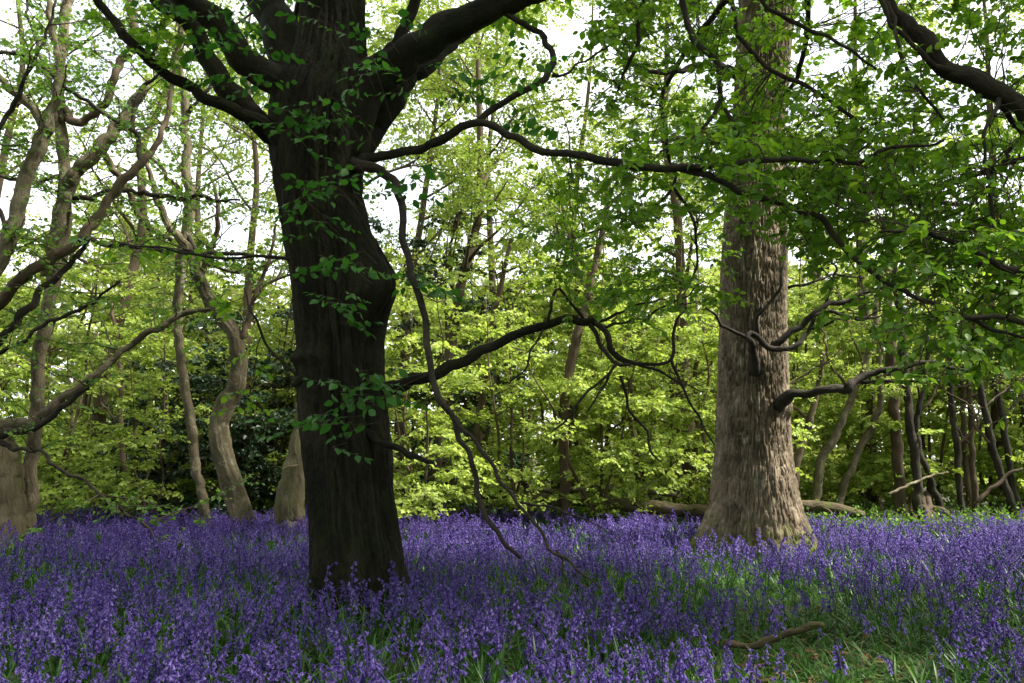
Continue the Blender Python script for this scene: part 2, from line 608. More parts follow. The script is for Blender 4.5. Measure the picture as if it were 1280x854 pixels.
# ------------------------------------------------------------------ ground
def build_ground():
    xs = np.unique(np.r_[np.linspace(-700, -30, 12), np.linspace(-30, 30, 101), np.linspace(30, 700, 12)])
    ys = np.unique(np.r_[np.linspace(-200, -8, 8), np.linspace(-8, 50, 97), np.linspace(50, 900, 14)])
    X, Y = np.meshgrid(xs, ys)
    Z = gz(X, Y)
    V = np.c_[X.ravel(), Y.ravel(), Z.ravel()]
    nx, ny = len(xs), len(ys)
    i = (np.arange(ny - 1)[:, None] * nx + np.arange(nx - 1)[None, :]).ravel()
    o = link('ground', make_mesh('ground', V, [np.c_[i, i + 1, i + nx + 1, i + nx]], M_GROUND))
    o['kind'] = 'structure'


build_ground()

# ------------------------------------------------------------------ the dark hornbeam in front
DT = 6.4


def build_dark_tree():
    base = P(452, 766, DT)
    base[2] = gz(base[0], base[1])
    t = thing('hornbeam_tree', base, 'massive dark shaded tree with burled trunk, forking limbs and drooping branches among bluebells', 'tree')
    out = [(790, 388, 508), (766, 390, 505), (740, 391, 502), (700, 389, 498), (650, 387, 492), (600, 384, 488), (560, 381, 485), (520, 377, 481), (480, 375, 477),
           (440, 374, 474), (400, 371, 470), (350, 366, 464), (300, 358, 456), (250, 349, 449), (200, 341, 454), (160, 339, 458), (120, 348, 460), (80, 366, 458), (40, 375, 454), (0, 379, 451)]
    c = [P((a + b_) / 2, y, DT) for y, a, b_ in out]
    r = [(b_ - a) / 2 * mpp(0, y, DT) for y, a, b_ in out]
    top = c[-1]
    for dz, dx, f in ((.8, .03, .93), (1.8, .0, .84), (3.0, .12, .72), (4.4, .1, .55), (6.0, .3, .38), (7.5, .35, .2)):
        c.append(top + np.array([dx, .1 * dz, dz]))
        r.append(r[len(out) - 1] * f)
    zb = P(440, 372, DT)[2]

    def disp(th, L, rr, cc):
        z = np.repeat(cc[:, 2:3], th.shape[1], 1)
        flute = .018 * np.sin(th * 5 + 1.2 * np.sin(z * 1.1)) + .012 * np.sin(th * 9 + z * 1.7 + 2)
        ridge = 1 - np.abs(2 * vnoise(np.cos(th) * 7 + 20, np.sin(th) * 7 + 20, z * 1.1) - 1)
        fine = 1 - np.abs(2 * vnoise(np.cos(th) * 19 + 50, np.sin(th) * 19 + 50, z * 3.2) - 1)
        tw = th + .35 * np.sin(z * .9)
        crk = np.clip(1 - np.abs(vnoise(np.cos(tw) * 11 + 5, np.sin(tw) * 11 + 5, z * 1.5) - .5) * 9, 0, 1) + .6 * np.clip(1 - np.abs(vnoise(np.cos(tw) * 22 + 8, np.sin(tw) * 22 + 8, z * 4) - .5) * 7, 0, 1)
        root = np.exp(-np.clip(z, 0, 9) / .22) * (.05 + .085 * np.clip(np.sin(th * 5 + .9), 0, 1) ** 1.5)
        root += .16 * np.exp(-np.clip(z, 0, 9) / .3) * np.exp(-((th - 5.9) / .35) ** 2)
        dz_ = z - zb
        env = np.where(dz_ > 0, np.exp(-(dz_ / .45) ** 2), np.exp(-(dz_ / .26) ** 2))
        burl = .27 * env * np.exp(-((np.angle(np.exp(1j * (th + .45)))) / .62) ** 2)
        knob = .02 * np.exp(-((z - zb - .12) / .08) ** 2) * np.exp(-((np.angle(np.exp(1j * (th + .1)))) / .3) ** 2)
        lip = .05 * np.exp(-((z - zb + .5) / .05) ** 2) * np.exp(-((np.angle(np.exp(1j * (th + 2.4)))) / .6) ** 2)
        return flute * .8 - .02 * crk + .036 * (ridge - .6) + .020 * (fine - .5) + root + burl + knob + lip

    w = Wood()
    nb = len(out)
    tc_, _ = w.tube(c[:nb + 1], r[:nb + 1], 230, .026, .03, disp)
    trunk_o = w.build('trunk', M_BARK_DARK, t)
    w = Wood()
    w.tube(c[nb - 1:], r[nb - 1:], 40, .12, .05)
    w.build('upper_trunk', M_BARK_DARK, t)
    D = DT
    lines = []

    def limb(pts, seg=10, ext=None, name='branch', mat=M_BARK_DARK, tw=None, wob=.05):
        ww = Wood()
        cc, rr = traced(ww, pts, seg, wob=wob)
        if ext:
            e = []
            grow(ww, cc[-1], unit(cc[-1] - cc[-4]) + np.array(ext[1]), ext[0], rr[-1], 2, e)
            crown.extend(e)
        o = ww.build(name, mat, t)
        lines.append((cc, o))
        return cc

    crown = []
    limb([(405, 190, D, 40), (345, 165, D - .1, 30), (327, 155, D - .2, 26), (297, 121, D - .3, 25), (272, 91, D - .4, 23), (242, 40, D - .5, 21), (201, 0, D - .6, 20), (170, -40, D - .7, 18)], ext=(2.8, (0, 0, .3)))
    limb([(372, 180, D - .2, 24), (326, 156, D - .35, 17), (282, 136, D - .5, 15), (237, 108, D - .6, 14), (201, 88, D - .7, 13), (166, 55, D - .8, 12), (136, 20, D - .85, 11), (118, -10, D - .9, 10)], ext=(2.2, (0, 0, .3)))
    limb([(415, 170, D, 50), (363, 116, D - .1, 42), (322, 86, D - .2, 37), (282, 40, D - .3, 35), (237, -5, D - .4, 33), (200, -60, D - .5, 30)], 14, ext=(3.6, (-.2, 0, .5)))
    limb([(400, 160, D + .1, 55), (373, 100, D + .15, 47), (352, 45, D + .2, 44), (333, 0, D + .25, 42), (315, -60, D + .3, 38)], 14, ext=(4.2, (0, .3, .6)))
    limb([(420, 190, D - .05, 70), (451, 118, D - .1, 56), (480, 92, D - .12, 48), (501, 77, D - .15, 44), (552, 44, D - .2, 40), (602, 18, D - .3, 37), (652, -6, D - .35, 34), (700, -34, D - .4, 31)], 16, ext=(3.6, (.4, -.1, .3)))
    limb([(440, 190, D + .1, 50), (480, 140, D + .15, 34), (505, 105, D + .2, 26), (528, 85, D + .3, 18), (560, 62, D + .5, 13), (600, 30, D + .7, 10)], 10, ext=(1.8, (.3, .3, .3)))
    limb([(480, 90, D - .1, 20), (487, 75, D - .1, 16), (501, 40, D - .1, 14), (516, 0, D - .1, 13), (525, -40, D - .1, 12)], ext=(2.0, (0, -.2, .6)))
    # long branch to the right and its fork
    B1 = limb([(440, 212, D - .1, 20), (466, 200, D - .2, 13), (516, 186, D - .3, 11), (562, 169, D - .4, 10.5), (597, 153, D - .5, 10), (627, 166, D - .6, 9.5), (662, 184, D - .7, 9.5), (730, 196, D - .8, 10),
               (800, 206, D - .9, 10), (850, 208, D - 1.0, 9.5), (905, 202, D - 1.1, 8), (951, 199, D - 1.2, 7), (1026, 201, D - 1.3, 6), (1077, 196, D - 1.4, 5), (1127, 185, D - 1.5, 4), (1180, 176, D - 1.6, 2.5)], mat=M_BARK_BRANCH)
    B2 = limb([(840, 207, D - 1.0, 9), (870, 216, D - 1.0, 8.5), (900, 229, D - 1.05, 8), (976, 252, D - 1.1, 7.5), (1026, 274, D - 1.15, 7), (1061, 312, D - 1.2, 7), (1102, 350, D - 1.3, 6.5), (1162, 380, D - 1.4, 6), (1233, 405, D - 1.5, 5), (1300, 428, D - 1.6, 3)], mat=M_BARK_BRANCH)
    limb([(597, 153, D - .5, 8), (627, 128, D - .5, 8), (662, 111, D - .5, 8), (690, 93, D - .45, 9), (688, 60, D - .4, 8), (672, 40, D - .35, 7.5), (647, 24, D - .35, 7), (622, 10, D - .3, 6), (590, -5, D - .3, 5)], mat=M_BARK_BRANCH)
    limb([(690, 93, D - .45, 7), (698, 94, D - .45, 4), (720, 82, D - .3, 3), (752, 62, D - .2, 2.5), (775, 50, D - .2, 1.5)], 5, mat=M_BARK_BRANCH)
    # hanging limb in front
    limb([(440, 205, D - .2, 18.0), (466, 211, D - .3, 13.1), (484, 220, D - .4, 10.7), (497, 236, D - .5, 9.8), (501, 272, D - .6, 9.4), (511, 322, D - .7, 9.0), (526, 373, D - .8, 8.6), (538, 440, D - .9, 8.2), (554, 496, D - 1., 7.8), (562, 517, D - 1, 7.4)], mat=M_BARK_BRANCH)
    limb([(560, 512, D - 1, 7.0), (574, 545, D - 1.0, 6.6), (591, 581, D - 1.0, 6.6), (607, 634, D - 1.05, 6.6), (628, 671, D - 1.1, 5.7), (650, 698, D - 1.15, 4.5)], mat=M_BARK_BRANCH)
    limb([(560, 512, D - 1, 6.6), (586, 544, D - 1.1, 5.3), (628, 597, D - 1.2, 4.9), (660, 645, D - 1.3, 4.5), (687, 682, D - 1.35, 4.1), (719, 708, D - 1.4, 3.3), (751, 736, D - 1.45, 2.0)], mat=M_BARK_BRANCH)
    limb([(695, 688, D - 1.36, 3.3), (701, 700, D - 1.38, 2.9), (703, 720, D - 1.4, 2.0)], 5, mat=M_BARK_BRANCH)
    limb([(650, 628, D - 1.3, 3.3), (690, 632, D - 1.3, 2.5), (730, 645, D - 1.3, 2.0), (757, 662, D - 1.3, 1.2)], 5, mat=M_BARK_BRANCH)
    # arching middle branch with its crooked end
    E = D + .1
    limb([(455, 490, E, 26), (480, 482, E - .1, 18), (510, 474, E - .1, 16), (543, 465, E - .1, 15), (585, 446, E - .1, 13.5), (623, 425, E - .05, 12), (666, 411, E, 11), (708, 402, E + .05, 10.5), (742, 402, E + .1, 10)], mat=M_BARK_DARK)
    for pts in ([(740, 402, E + .1, 9), (750, 407, E + .1, 8), (758, 425, E + .1, 8), (771, 444, E + .1, 7.5), (784, 452, E + .1, 6.5), (792, 455, E + .1, 5), (815, 452, E + .1, 4.5), (838, 446, E + .1, 4.5), (843, 417, E + .15, 4), (848, 400, E + .15, 3.5), (858, 384, E + .15, 2.5)],
                [(735, 403, E + .1, 7), (744, 415, E + .05, 6), (750, 432, E, 6), (760, 447, E, 5.5), (772, 455, E, 5), (788, 456, E + .05, 4)],
                [(771, 455, E, 4.5), (757, 467, E - .1, 4), (741, 484, E - .2, 3.8), (716, 514, E - .3, 3.5), (700, 528, E - .35, 3), (691, 539, E - .4, 2)],
                [(765, 462, E, 4), (752, 488, E + .1, 3), (733, 516, E + .2, 2)],
                [(775, 470, E, 4), (784, 505, E + .1, 3.5), (792, 522, E + .1, 3.5), (805, 539, E + .2, 3), (812, 560, E + .2, 3), (826, 577, E + .2, 2)],
                [(838, 448, E + .1, 4), (855, 484, E + .2, 3.5), (866, 505, E + .2, 3), (876, 522, E + .3, 3), (893, 556, E + .3, 2)],
                [(685, 404, E, 4.5), (685, 385, E - .05, 4), (687, 368, E - .05, 4), (695, 360, E, 4), (712, 380, E + .05, 4), (729, 398, E + .1, 4)],
                [(742, 404, E + .1, 5), (758, 411, E + .15, 4), (785, 402, E + .2, 3.5), (809, 392, E + .25, 3), (851, 371, E + .3, 2.5), (880, 352, E + .4, 1.5)],
                [(680, 410, E, 4), (672, 422, E - .1, 3), (661, 438, E - .15, 3), (650, 460, E - .2, 2.5), (636, 480, E - .3, 2)],
                [(795, 455, E + .1, 4), (830, 466, E + .3, 3), (852, 482, E + .4, 2), (880, 490, E + .5, 1.5)],
                [(750, 402, E + .1, 4), (790, 388, E + .3, 3), (830, 378, E + .5, 2.5), (870, 378, E + .7, 1.5)]):
        cc = limb(pts, 6, mat=M_BARK_BRANCH)
        ww = Wood()
        a, b_ = polyline_twigs(cc, max(3, len(cc) // 5), .22, 0)
        ww.prisms(a, b_, .003, .001)
        ww.build('twig_spray', M_TWIG, lines[-1][1], 'stuff')
    limb([(455, 540, D - .2, 12), (475, 547, D - .3, 9), (495, 560, D - .4, 8), (522, 575, D - .45, 7), (541, 578, D - .5, 5)], mat=M_BARK_DARK)
    limb([(385, 470, D - .15, 14), (374, 474, D - .25, 12), (367, 482, D - .3, 8)], mat=M_BARK_DARK)
    LB = limb([(380, 322, D - .1, 6), (357, 322, D - .15, 5), (320, 318, D - .2, 4), (282, 317, D - .25, 3.5), (216, 315, D - .3, 3), (151, 305, D - .3, 2)], 6, mat=M_BARK_BRANCH)
    LB2 = limb([(375, 470, D - .2, 5), (345, 440, D - .3, 4), (320, 400, D - .4, 3.2), (305, 360, D - .45, 2)], 5, mat=M_BARK_BRANCH)
    cc_up = limb([(850, -30, D - .8, 8), (859, 34, D - .8, 8), (880, 63, D - .8, 7.5), (895, 84, D - .8, 7), (901, 126, D - .8, 6), (923, 156, D - .8, 4), (935, 185, D - .8, 2.5)], mat=M_BARK_BRANCH)
    limb([(900, 126, D - .8, 5), (886, 150, D - .8, 4), (872, 173, D - .8, 3.5), (825, 190, D - .8, 2.5)], 6, mat=M_BARK_BRANCH)
    # carry that hanging branch back to the right limb above the frame
    limb([(700, -34, D - .4, 14), (760, -60, D - .55, 11), (815, -60, D - .7, 9), (850, -30, D - .8, 8)], mat=M_BARK_BRANCH)

    # leaves: sprays that stand in front of the trunk
    lv = Leaves()
    w = Wood()
    A, Bp = [], []
    for x, y, n_, s_ in ((405, 22, 4, 30), (440, 62, 5, 34), (335, 45, 3, 26), (470, 80, 4, 30), (385, 130, 5, 36), (420, 128, 5, 36), (445, 150, 5, 36), (360, 150, 4, 30), (400, 175, 4, 30), (385, 238, 4, 36), (425, 236, 4, 40), (460, 232, 4, 34),
                         (395, 262, 4, 28), (400, 290, 3, 26), (385, 335, 4, 34), (450, 330, 5, 38), (440, 348, 3, 28), (430, 372, 4, 30), (420, 392, 4, 26), (445, 485, 8, 36), (468, 488, 6, 30), (425, 488, 5, 30), (375, 525, 5, 36), (400, 528, 4, 30), (455, 520, 6, 32),
                         (500, 205, 4, 34), (505, 240, 5, 34), (520, 350, 4, 30), (535, 372, 4, 28), (560, 100, 4, 30), (620, 98, 5, 30), (650, 70, 4, 28), (330, 110, 4, 30), (520, 108, 4, 30), (590, 108, 4, 26), (660, 150, 4, 26), (700, 196, 4, 26), (480, 30, 3, 26),
                         (300, 70, 4, 30), (285, 95, 4, 30), (252, 60, 4, 30), (230, 25, 5, 34), (270, 20, 5, 34), (300, 15, 5, 30), (200, 30, 4, 30)):
        dd = D - .62 - .3 * random.random() if x < 480 else D - .5 - .4 * random.random()
        for q in range(max(2, int(n_ * .75))):
            a = P(x + random.uniform(-20, 20), y + random.gauss(0, 13), dd + random.uniform(-.12, .12))
            ang = random.uniform(-.8, .8) + (math.pi if random.random() < .5 else 0)
            v = np.array([math.cos(ang), math.sin(ang) * .8 - .2, random.uniform(-.6, .25)])
            A.append(a - unit(v) * .02 * s_ / 30)
            Bp.append(a + unit(v) * s_ * .0088)
    A, Bp = np.array(A), np.array(Bp)
    w.prisms(A, Bp, .003, .0012)
    trunk_pts = np.vstack([cc[::3] for cc, o in lines] + [np.array(c)])
    back = []
    for a in A:      # each spray hangs on a thin stalk that reaches back to the nearest wood
        k = np.argmin(np.linalg.norm(trunk_pts - a, axis=1))
        back.append(a + np.array([0, .55, .04]) if to_px(a)[0][0] < 470 and to_px(a)[0][0] > 345 else trunk_pts[k])
    w.prisms(np.array(back), A, .0028, .002)
    lv.on_twigs(A, Bp, 7, .085, (.15, .9), .5, droop=.35)
    # leaf the long branches
    la = [B1[int(len(B1) * .42):], B2, cc_up[8:]] + [lines[0][0][len(lines[0][0]) // 2:], lines[1][0][len(lines[1][0]) // 2:], LB[8:], LB2[6:]]
    ww = Wood()
    lv2 = Leaves()
    ends = []
    for c_ in la:
        for q in range(int(len(c_) * .26)):
            i = random.randint(2, len(c_) - 2)
            tt = unit(c_[i] - c_[i - 1])
            sd = np.cross(tt, UP) * random.choice([-1, 1])
            v = unit(tt * random.uniform(.1, .8) + sd * .8 + rng.normal(0, .3, 3) + UP * random.uniform(-.25, .35))
            Ls = random.uniform(.35, .95)
            pts = [c_[i], c_[i] + v * Ls * .5 + UP * .02, c_[i] + v * Ls - UP * .06]
            cc, _ = ww.tube(pts, [.0045, .003, .0016], 4, .1, 0, wob=.04)
            ends.append(cc)
    leaf_out(ww, lv2, ends, 11, .2, 6, .072, (0, .9), .55, .3, .0)
    ww.build('side_shoot', M_TWIG, t, 'stuff')
    # crown above the frame
    wcrown = Wood()
    lc = Leaves()
    ends = list(crown)
    for q in range(8):
        z0 = random.uniform(5.8, 11)
        az = random.uniform(0, 2 * math.pi)
        i = np.argmin(np.abs(np.array(c)[:, 2] - z0))
        grow(wcrown, c[i], (math.cos(az), math.sin(az), .35), random.uniform(2.2, 3.4), max(.03, r[i] * .45), 2, ends, 6, .08)
    leaf_out(wcrown, lc, ends, 8, .3, 7, .12, (.1, 1), .5)
    wcrown.build('upper_branchwork', M_BARK_BRANCH, t, 'stuff')
    p = np.vstack(lc.p)
    q = to_px(p)
    w.build('leaf_stalk', M_TWIG, t, 'stuff')
    split_leaves(lv, M_LEAF_DARK, t, lines + [(tc_, trunk_o)])
    lv2.build('foliage', M_LEAF_NEAR, t, big=True)
    lc.build('crown', M_LEAF_NEAR, t, big=False)
    return t


build_dark_tree()

# ------------------------------------------------------------------ the oak
DO = 10.0


def build_oak():
    base = P(945, 695, DO)
    base[2] = gz(base[0], base[1])
    t = thing('oak_tree', base, 'huge old oak with straight ridged grey-brown trunk and mossy flared base', 'tree')
    out = [(712, 884, 1002), (695, 885, 1000), (680, 887, 999), (660, 889, 997), (640, 891, 995), (600, 894, 991), (550, 897, 987), (500, 898, 985), (450, 899, 983), (400, 900, 981), (350, 900, 981),
           (300, 902, 981), (250, 906, 979), (200, 910, 977), (150, 914, 978), (100, 917, 982), (50, 920, 986), (0, 923, 990)]
    c = [P((a + b_) / 2, y, DO) for y, a, b_ in out]
    r = [(b_ - a) / 2 * mpp(0, y, DO) for y, a, b_ in out]
    nb = len(out)
    top = c[-1]
    for dz, f in ((1.5, .92), (3, .8), (4.5, .62), (6.5, .4), (8.5, .18)):
        c.append(top + np.array([.08 * dz, .05 * dz, dz]))
        r.append(r[nb - 1] * f)
    knots = [(P(945, 455, DO)[2], -1.6, .16, .28, .07), (P(975, 508, DO)[2], -.75, .17, .30, .09), (P(905, 320, DO)[2], -2.6, .14, .26, .07), (P(940, 505, DO)[2], -1.75, .05, .5, .018), (P(930, 590, DO)[2], -1.9, .06, .4, .014), (P(945, 335, DO)[2], -1.5, .06, .3, .02)]

    def disp(th, L, rr, cc):
        z = np.repeat(cc[:, 2:3], th.shape[1], 1)
        ct, st = np.cos(th), np.sin(th)
        # interlacing vertical bark plates, ridge pitch about 4 cm
        wx = .7 * (vnoise(ct * 5, st * 5, z * 2.2) - .5)
        k = 23.0
        n1 = vnoise((ct + .10 * wx) * k + 31, (st + .10 * wx) * k + 17, z * 5.5)
        n2 = vnoise((ct - .08 * wx) * k * 1.6 + 3, (st + .08 * wx) * k * 1.6 + 77, z * 11)
        furrow = np.clip(1 - np.abs(n1 - .5) * 7.5, 0, 1) + .55 * np.clip(1 - np.abs(n2 - .5) * 6, 0, 1)
        plate = vnoise(ct * 30, st * 30, z * 22) - .5
        d = -.042 * np.clip(furrow, 0, 1.25) + .014 * plate
        zz = np.clip(z, 0, 20)
        lobes = np.clip(np.sin(th * 4 + .5), 0, 1) ** 1.3
        d = d + np.exp(-zz / .42) * (.07 + .17 * lobes)
        for a0, amp in ((3.4, .30), (5.9, .34), (4.6, .10)):
            d = d + amp * np.exp(-zz / .42) * np.exp(-(np.angle(np.exp(1j * (th - a0))) / .42) ** 2)
        d = d + .03 * np.sin(th * 3 + z * .4) * 1.0
        for z0, a0, hz, ha, amp in knots:
            d = d + amp * np.exp(-((z - z0) / hz) ** 2) * np.exp(-(np.angle(np.exp(1j * (th - a0))) / ha) ** 2)
        return d

    w = Wood()
    w.tube(c[:nb + 1], r[:nb + 1], 360, .03, .02, disp)
    w.build('trunk', M_BARK_OAK, t)
    w = Wood()
    w.tube(c[nb - 1:], r[nb - 1:], 40, .15, .05)
    w.build('upper_trunk', M_BARK_OAK, t)
    fr = DO - .46

    def limb(pts, seg=9, twig=0, mat=M_BARK_BRANCH):
        ww = Wood()
        cc, rr = traced(ww, pts, seg, step=.07, rough=.15, wob=.06)
        if twig:
            a, b_ = polyline_twigs(cc, twig, .3, .05)
            ww.prisms(a, b_, .004, .001)
        ww.build('branch', mat, t)
        return cc
    limb([(968, 512, fr + .2, 22), (976, 502, fr, 18), (984, 492, fr - .15, 14), (993, 488, fr - .2, 11), (1020, 489, fr - .3, 10.5), (1052, 485, fr - .3, 11), (1073, 477, fr - .3, 9.5), (1095, 468, fr - .3, 8), (1116, 461, fr - .3, 7.5), (1158, 452, fr - .3, 5.5), (1200, 462, fr - .3, 4), (1245, 460, fr - .3, 2.5)], twig=6)
    limb([(1076, 478, fr - .3, 6), (1095, 477, fr - .4, 5), (1130, 476, fr - .5, 4), (1163, 474, fr - .5, 3), (1200, 482, fr - .5, 2)], 6, 5)
    limb([(945, 468, fr + .12, 20), (944, 455, fr - .08, 13), (943, 440, fr - .18, 10), (938, 430, fr - .25, 9), (934, 424, fr - .25, 7), (940, 420, fr - .25, 6.5), (947, 424, fr - .25, 7), (954, 432, fr - .25, 8), (966, 436, fr - .25, 7.5), (990, 431, fr - .25, 6.5), (1004, 424, fr - .25, 6), (1012, 412, fr - .2, 5.5), (1014, 400, fr - .2, 5), (1041, 389, fr - .2, 4.5), (1079, 396, fr - .2, 3.5), (1110, 392, fr - .2, 2)], twig=8)
    limb([(936, 424, fr - .25, 6), (925, 418, fr - .25, 5), (910, 410, fr - .3, 4.5), (897, 397, fr - .3, 4), (882, 384, fr - .3, 2.5)], 6, 3)
    limb([(965, 434, fr + .1, 12), (976, 424, fr, 9), (1004, 405, fr, 8), (1032, 380, fr, 7), (1056, 373, fr, 6.5), (1085, 364, fr, 6), (1115, 352, fr, 4.5), (1150, 340, fr, 3)], twig=8)
    limb([(948, 420, fr + .1, 8), (947, 405, fr - .02, 6), (949, 394, fr - .06, 5), (960, 380, fr - .08, 4.5), (968, 368, fr - .1, 4.5), (974, 348, fr - .1, 4), (976, 338, fr - .1, 3.5), (981, 328, fr - .1, 2.5)], 6, 2)
    limb([(1032, 381, fr, 4), (1040, 350, fr, 3.5), (1044, 335, fr, 3), (1030, 318, fr, 2.5), (1010, 300, fr, 1.5)], 5, 4)
    limb([(985, 360, fr + .5, 4), (1010, 352, fr + .4, 3.5), (1045, 345, fr + .4, 3), (1080, 347, fr + .3, 2)], 5, 4)
    limb([(1012, 412, fr - .2, 4), (1050, 402, fr - .4, 3), (1085, 398, fr - .5, 2.5), (1120, 382, fr - .6, 1.5)], 5, 4)
    limb([(960, 210, DO, 26), (990, 214, DO - .1, 18), (1020, 218, DO - .2, 15), (1046, 222, DO - .3, 15), (1077, 232, DO - .4, 14), (1112, 246, DO - .5, 11), (1160, 250, DO - .7, 8), (1215, 262, DO - .9, 4)], twig=10)
    limb([(930, 165, DO, 14), (905, 176, DO - .4, 9), (880, 172, DO - .6, 8), (850, 170, DO - .8, 6), (810, 182, DO - 1.0, 4), (770, 190, DO - 1.1, 2.5)], twig=10)
    limb([(925, 95, DO, 14), (890, 80, DO - .3, 9), (850, 88, DO - .5, 7), (800, 86, DO - .6, 5.5), (770, 60, DO - .7, 4), (742, 45, DO - .8, 2.5)], twig=10)
    ww, lv, ends = Wood(), Leaves(), []
    for q in range(13):
        z0 = random.uniform(8.6, 15)
        az = random.uniform(0, 2 * math.pi)
        i = np.argmin(np.abs(np.array(c)[:, 2] - z0))
        grow(ww, c[i], (math.cos(az), math.sin(az), .25), random.uniform(2.6, 4.2), max(.04, r[i] * .4), 2, ends, 6, .08)
    leaf_out(ww, lv, ends, 4, .3, 7, .085, (0, 1), .6)
    ww.build('upper_branchwork', M_BARK_BROWN, t, 'stuff')
    lv.build('crown', M_OAKLEAF, t)


build_oak()


# ------------------------------------------------------------------ the leafy beech whose limbs reach in from the right
def build_beech():
    D = 5.4
    bx, by = 4.9, 5.3
    t = thing('beech_tree', (bx, by, gz(bx, by)), 'leafy beech whose dark limbs and bright green sprays reach across the oak', 'tree')
    w = Wood()
    c = [(bx, by, -.2), (bx, by, 1), (bx + .05, by, 2.5), (bx, by + .05, 4.5), (bx - .05, by + .1, 7), (bx, by + .2, 10), (bx + .1, by + .2, 13)]
    r = [.36, .28, .25, .22, .18, .11, .03]
    cc, rr = w.tube(c, r, 40, .1, .05)
    w.build('trunk', M_BARK_DARK, t)
    lines = []

    def limb(pts, seg=8, mat=M_BARK_BRANCH):
        ww = Wood()
        c_, r_ = traced(ww, pts, seg)
        boughs.append((c_, ww.build('branch', mat, t)))
        lines.append(c_)
        return c_
    boughs = []
    limb([(1530, 300, D, 40), (1400, 215, D, 30), (1280, 136, D, 25), (1223, 103, D, 23), (1177, 75, D, 21), (1147, 35, D, 19), (1109, 0, D, 17), (1060, -50, D, 14), (980, -90, D, 11), (900, -110, D + .2, 8)])
    limb([(1190, 90, D, 10), (1165, 72, D - .1, 7), (1130, 45, D - .1, 6), (1110, 28, D - .1, 5), (1098, -10, D - .1, 4)], 6)
    limb([(1105, -2, D, 8), (1122, 40, D - .1, 5), (1132, 86, D - .15, 4.5), (1152, 121, D - .2, 4), (1180, 151, D - .2, 3)], 6)
    limb([(1250, 118, D, 8), (1241, 141, D - .1, 5), (1235, 191, D - .2, 4.5), (1240, 252, D - .25, 4), (1240, 307, D - .3, 3), (1222, 335, D - .3, 2)], 6)
    limb([(1240, 110, D, 10), (1262, 150, D + .2, 7), (1285, 175, D + .3, 6)], 6)
    limb([(980, -90, D, 10), (958, 0, D + .2, 6), (985, 20, D + .2, 6), (1016, 38, D + .2, 5), (1060, 62, D + .2, 4), (1100, 90, D + .2, 3)], 6)
    limb([(905, -108, D + .2, 9), (915, 20, D + .3, 6), (946, 70, D + .3, 6), (1001, 106, D + .3, 6), (1051, 136, D + .3, 5), (1087, 164, D + .3, 4), (1130, 180, D + .3, 2.5)], 6)
    limb([(1540, 420, D, 26), (1420, 370, D - .2, 18), (1330, 345, D - .3, 13), (1260, 330, D - .4, 9), (1200, 300, D - .4, 7), (1150, 285, D - .5, 5), (1100, 290, D - .6, 3)])
    limb([(1540, 480, D, 22), (1420, 450, D - .3, 14), (1330, 420, D - .4, 10), (1270, 400, D - .5, 7), (1210, 392, D - .5, 5), (1160, 400, D - .5, 3)])
    limb([(1500, 160, D + .1, 22), (1400, 140, D + .6, 14), (1320, 180, D + 1, 10), (1240, 215, D + 1.3, 8), (1160, 230, D + 1.5, 6), (1090, 215, D + 1.7, 4), (1040, 190, D + 1.8, 2.5)])
    limb([(905, -108, D + .2, 10), (840, -60, D + .6, 8), (800, 10, D + .9, 6), (790, 70, D + 1, 5), (770, 120, D + 1.1, 3)])
    limb([(1000, -90, D + .2, 10), (900, 10, D + 1, 8), (840, 90, D + 1.4, 6), (830, 160, D + 1.6, 5), (840, 230, D + 1.7, 4), (788, 274, D + 1.8, 3.5), (745, 287, D + 1.9, 3), (700, 300, D + 2, 2)])
    limb([(840, 230, D + 1.7, 5), (868, 270, D + 1.7, 4), (872, 320, D + 1.7, 3), (860, 360, D + 1.7, 2)], 6)
    limb([(1000, -90, D + .2, 8), (1010, 20, D + .9, 7), (1000, 90, D + 1.3, 6), (960, 140, D + 1.6, 5), (930, 160, D + 1.7, 3)], 6)
    samp = np.vstack([q[::2] for q in lines[1:]])
    # fill the space round those limbs with side branches carrying leafy sprays
    ww, lv = Wood(), Leaves()
    ends = []
    regs = [(760, 1000, -30, 200, 70, 5.6, 7.6), (1000, 1290, -30, 140, 42, 5.2, 7.2), (1000, 1290, 130, 300, 100, 4.9, 7.2), (1140, 1310, 280, 450, 62, 4.6, 6.4), (690, 910, 190, 380, 52, 6.2, 7.8), (900, 1060, 150, 290, 30, 5.6, 7.2), (740, 800, 0, 160, 16, 6, 7.6),
            (1040, 1200, 250, 380, 8, 5.0, 6.8), (1300, 1500, 0, 450, 40, 4.8, 6.4)]
    for x0, x1, y0, y1, n_, d0, d1 in regs:
        for q in range(int(n_ * 1.5)):
            a = P(random.uniform(x0, x1), random.uniform(y0, y1), random.uniform(d0, d1))
            k = np.argmin(np.linalg.norm(samp - a, axis=1))
            s0 = samp[k]
            Ld = np.linalg.norm(a - s0)
            mid = (a + s0) / 2 + UP * .12 * Ld + rng.normal(0, .05, 3)
            tip = a + unit(unit(a - s0) + np.array([0, 0, -.25]) + rng.normal(0, .4, 3)) * random.uniform(.25, .5)
            c_, _ = ww.tube([s0, mid, a, tip], [.005, .004, .003, .0015], 4, .12, 0, wob=.05)
            ends.append(c_[len(c_) // 3:])
    leaf_out(ww, lv, ends, 10, .2, 6, .072, (.1, 1), .55, .3, .0)
    ww.build('side_shoot', M_TWIG, t, 'stuff')
    split_leaves(lv, M_LEAF_NEAR, t, boughs)
    wc, lc, ends = Wood(), Leaves(), []
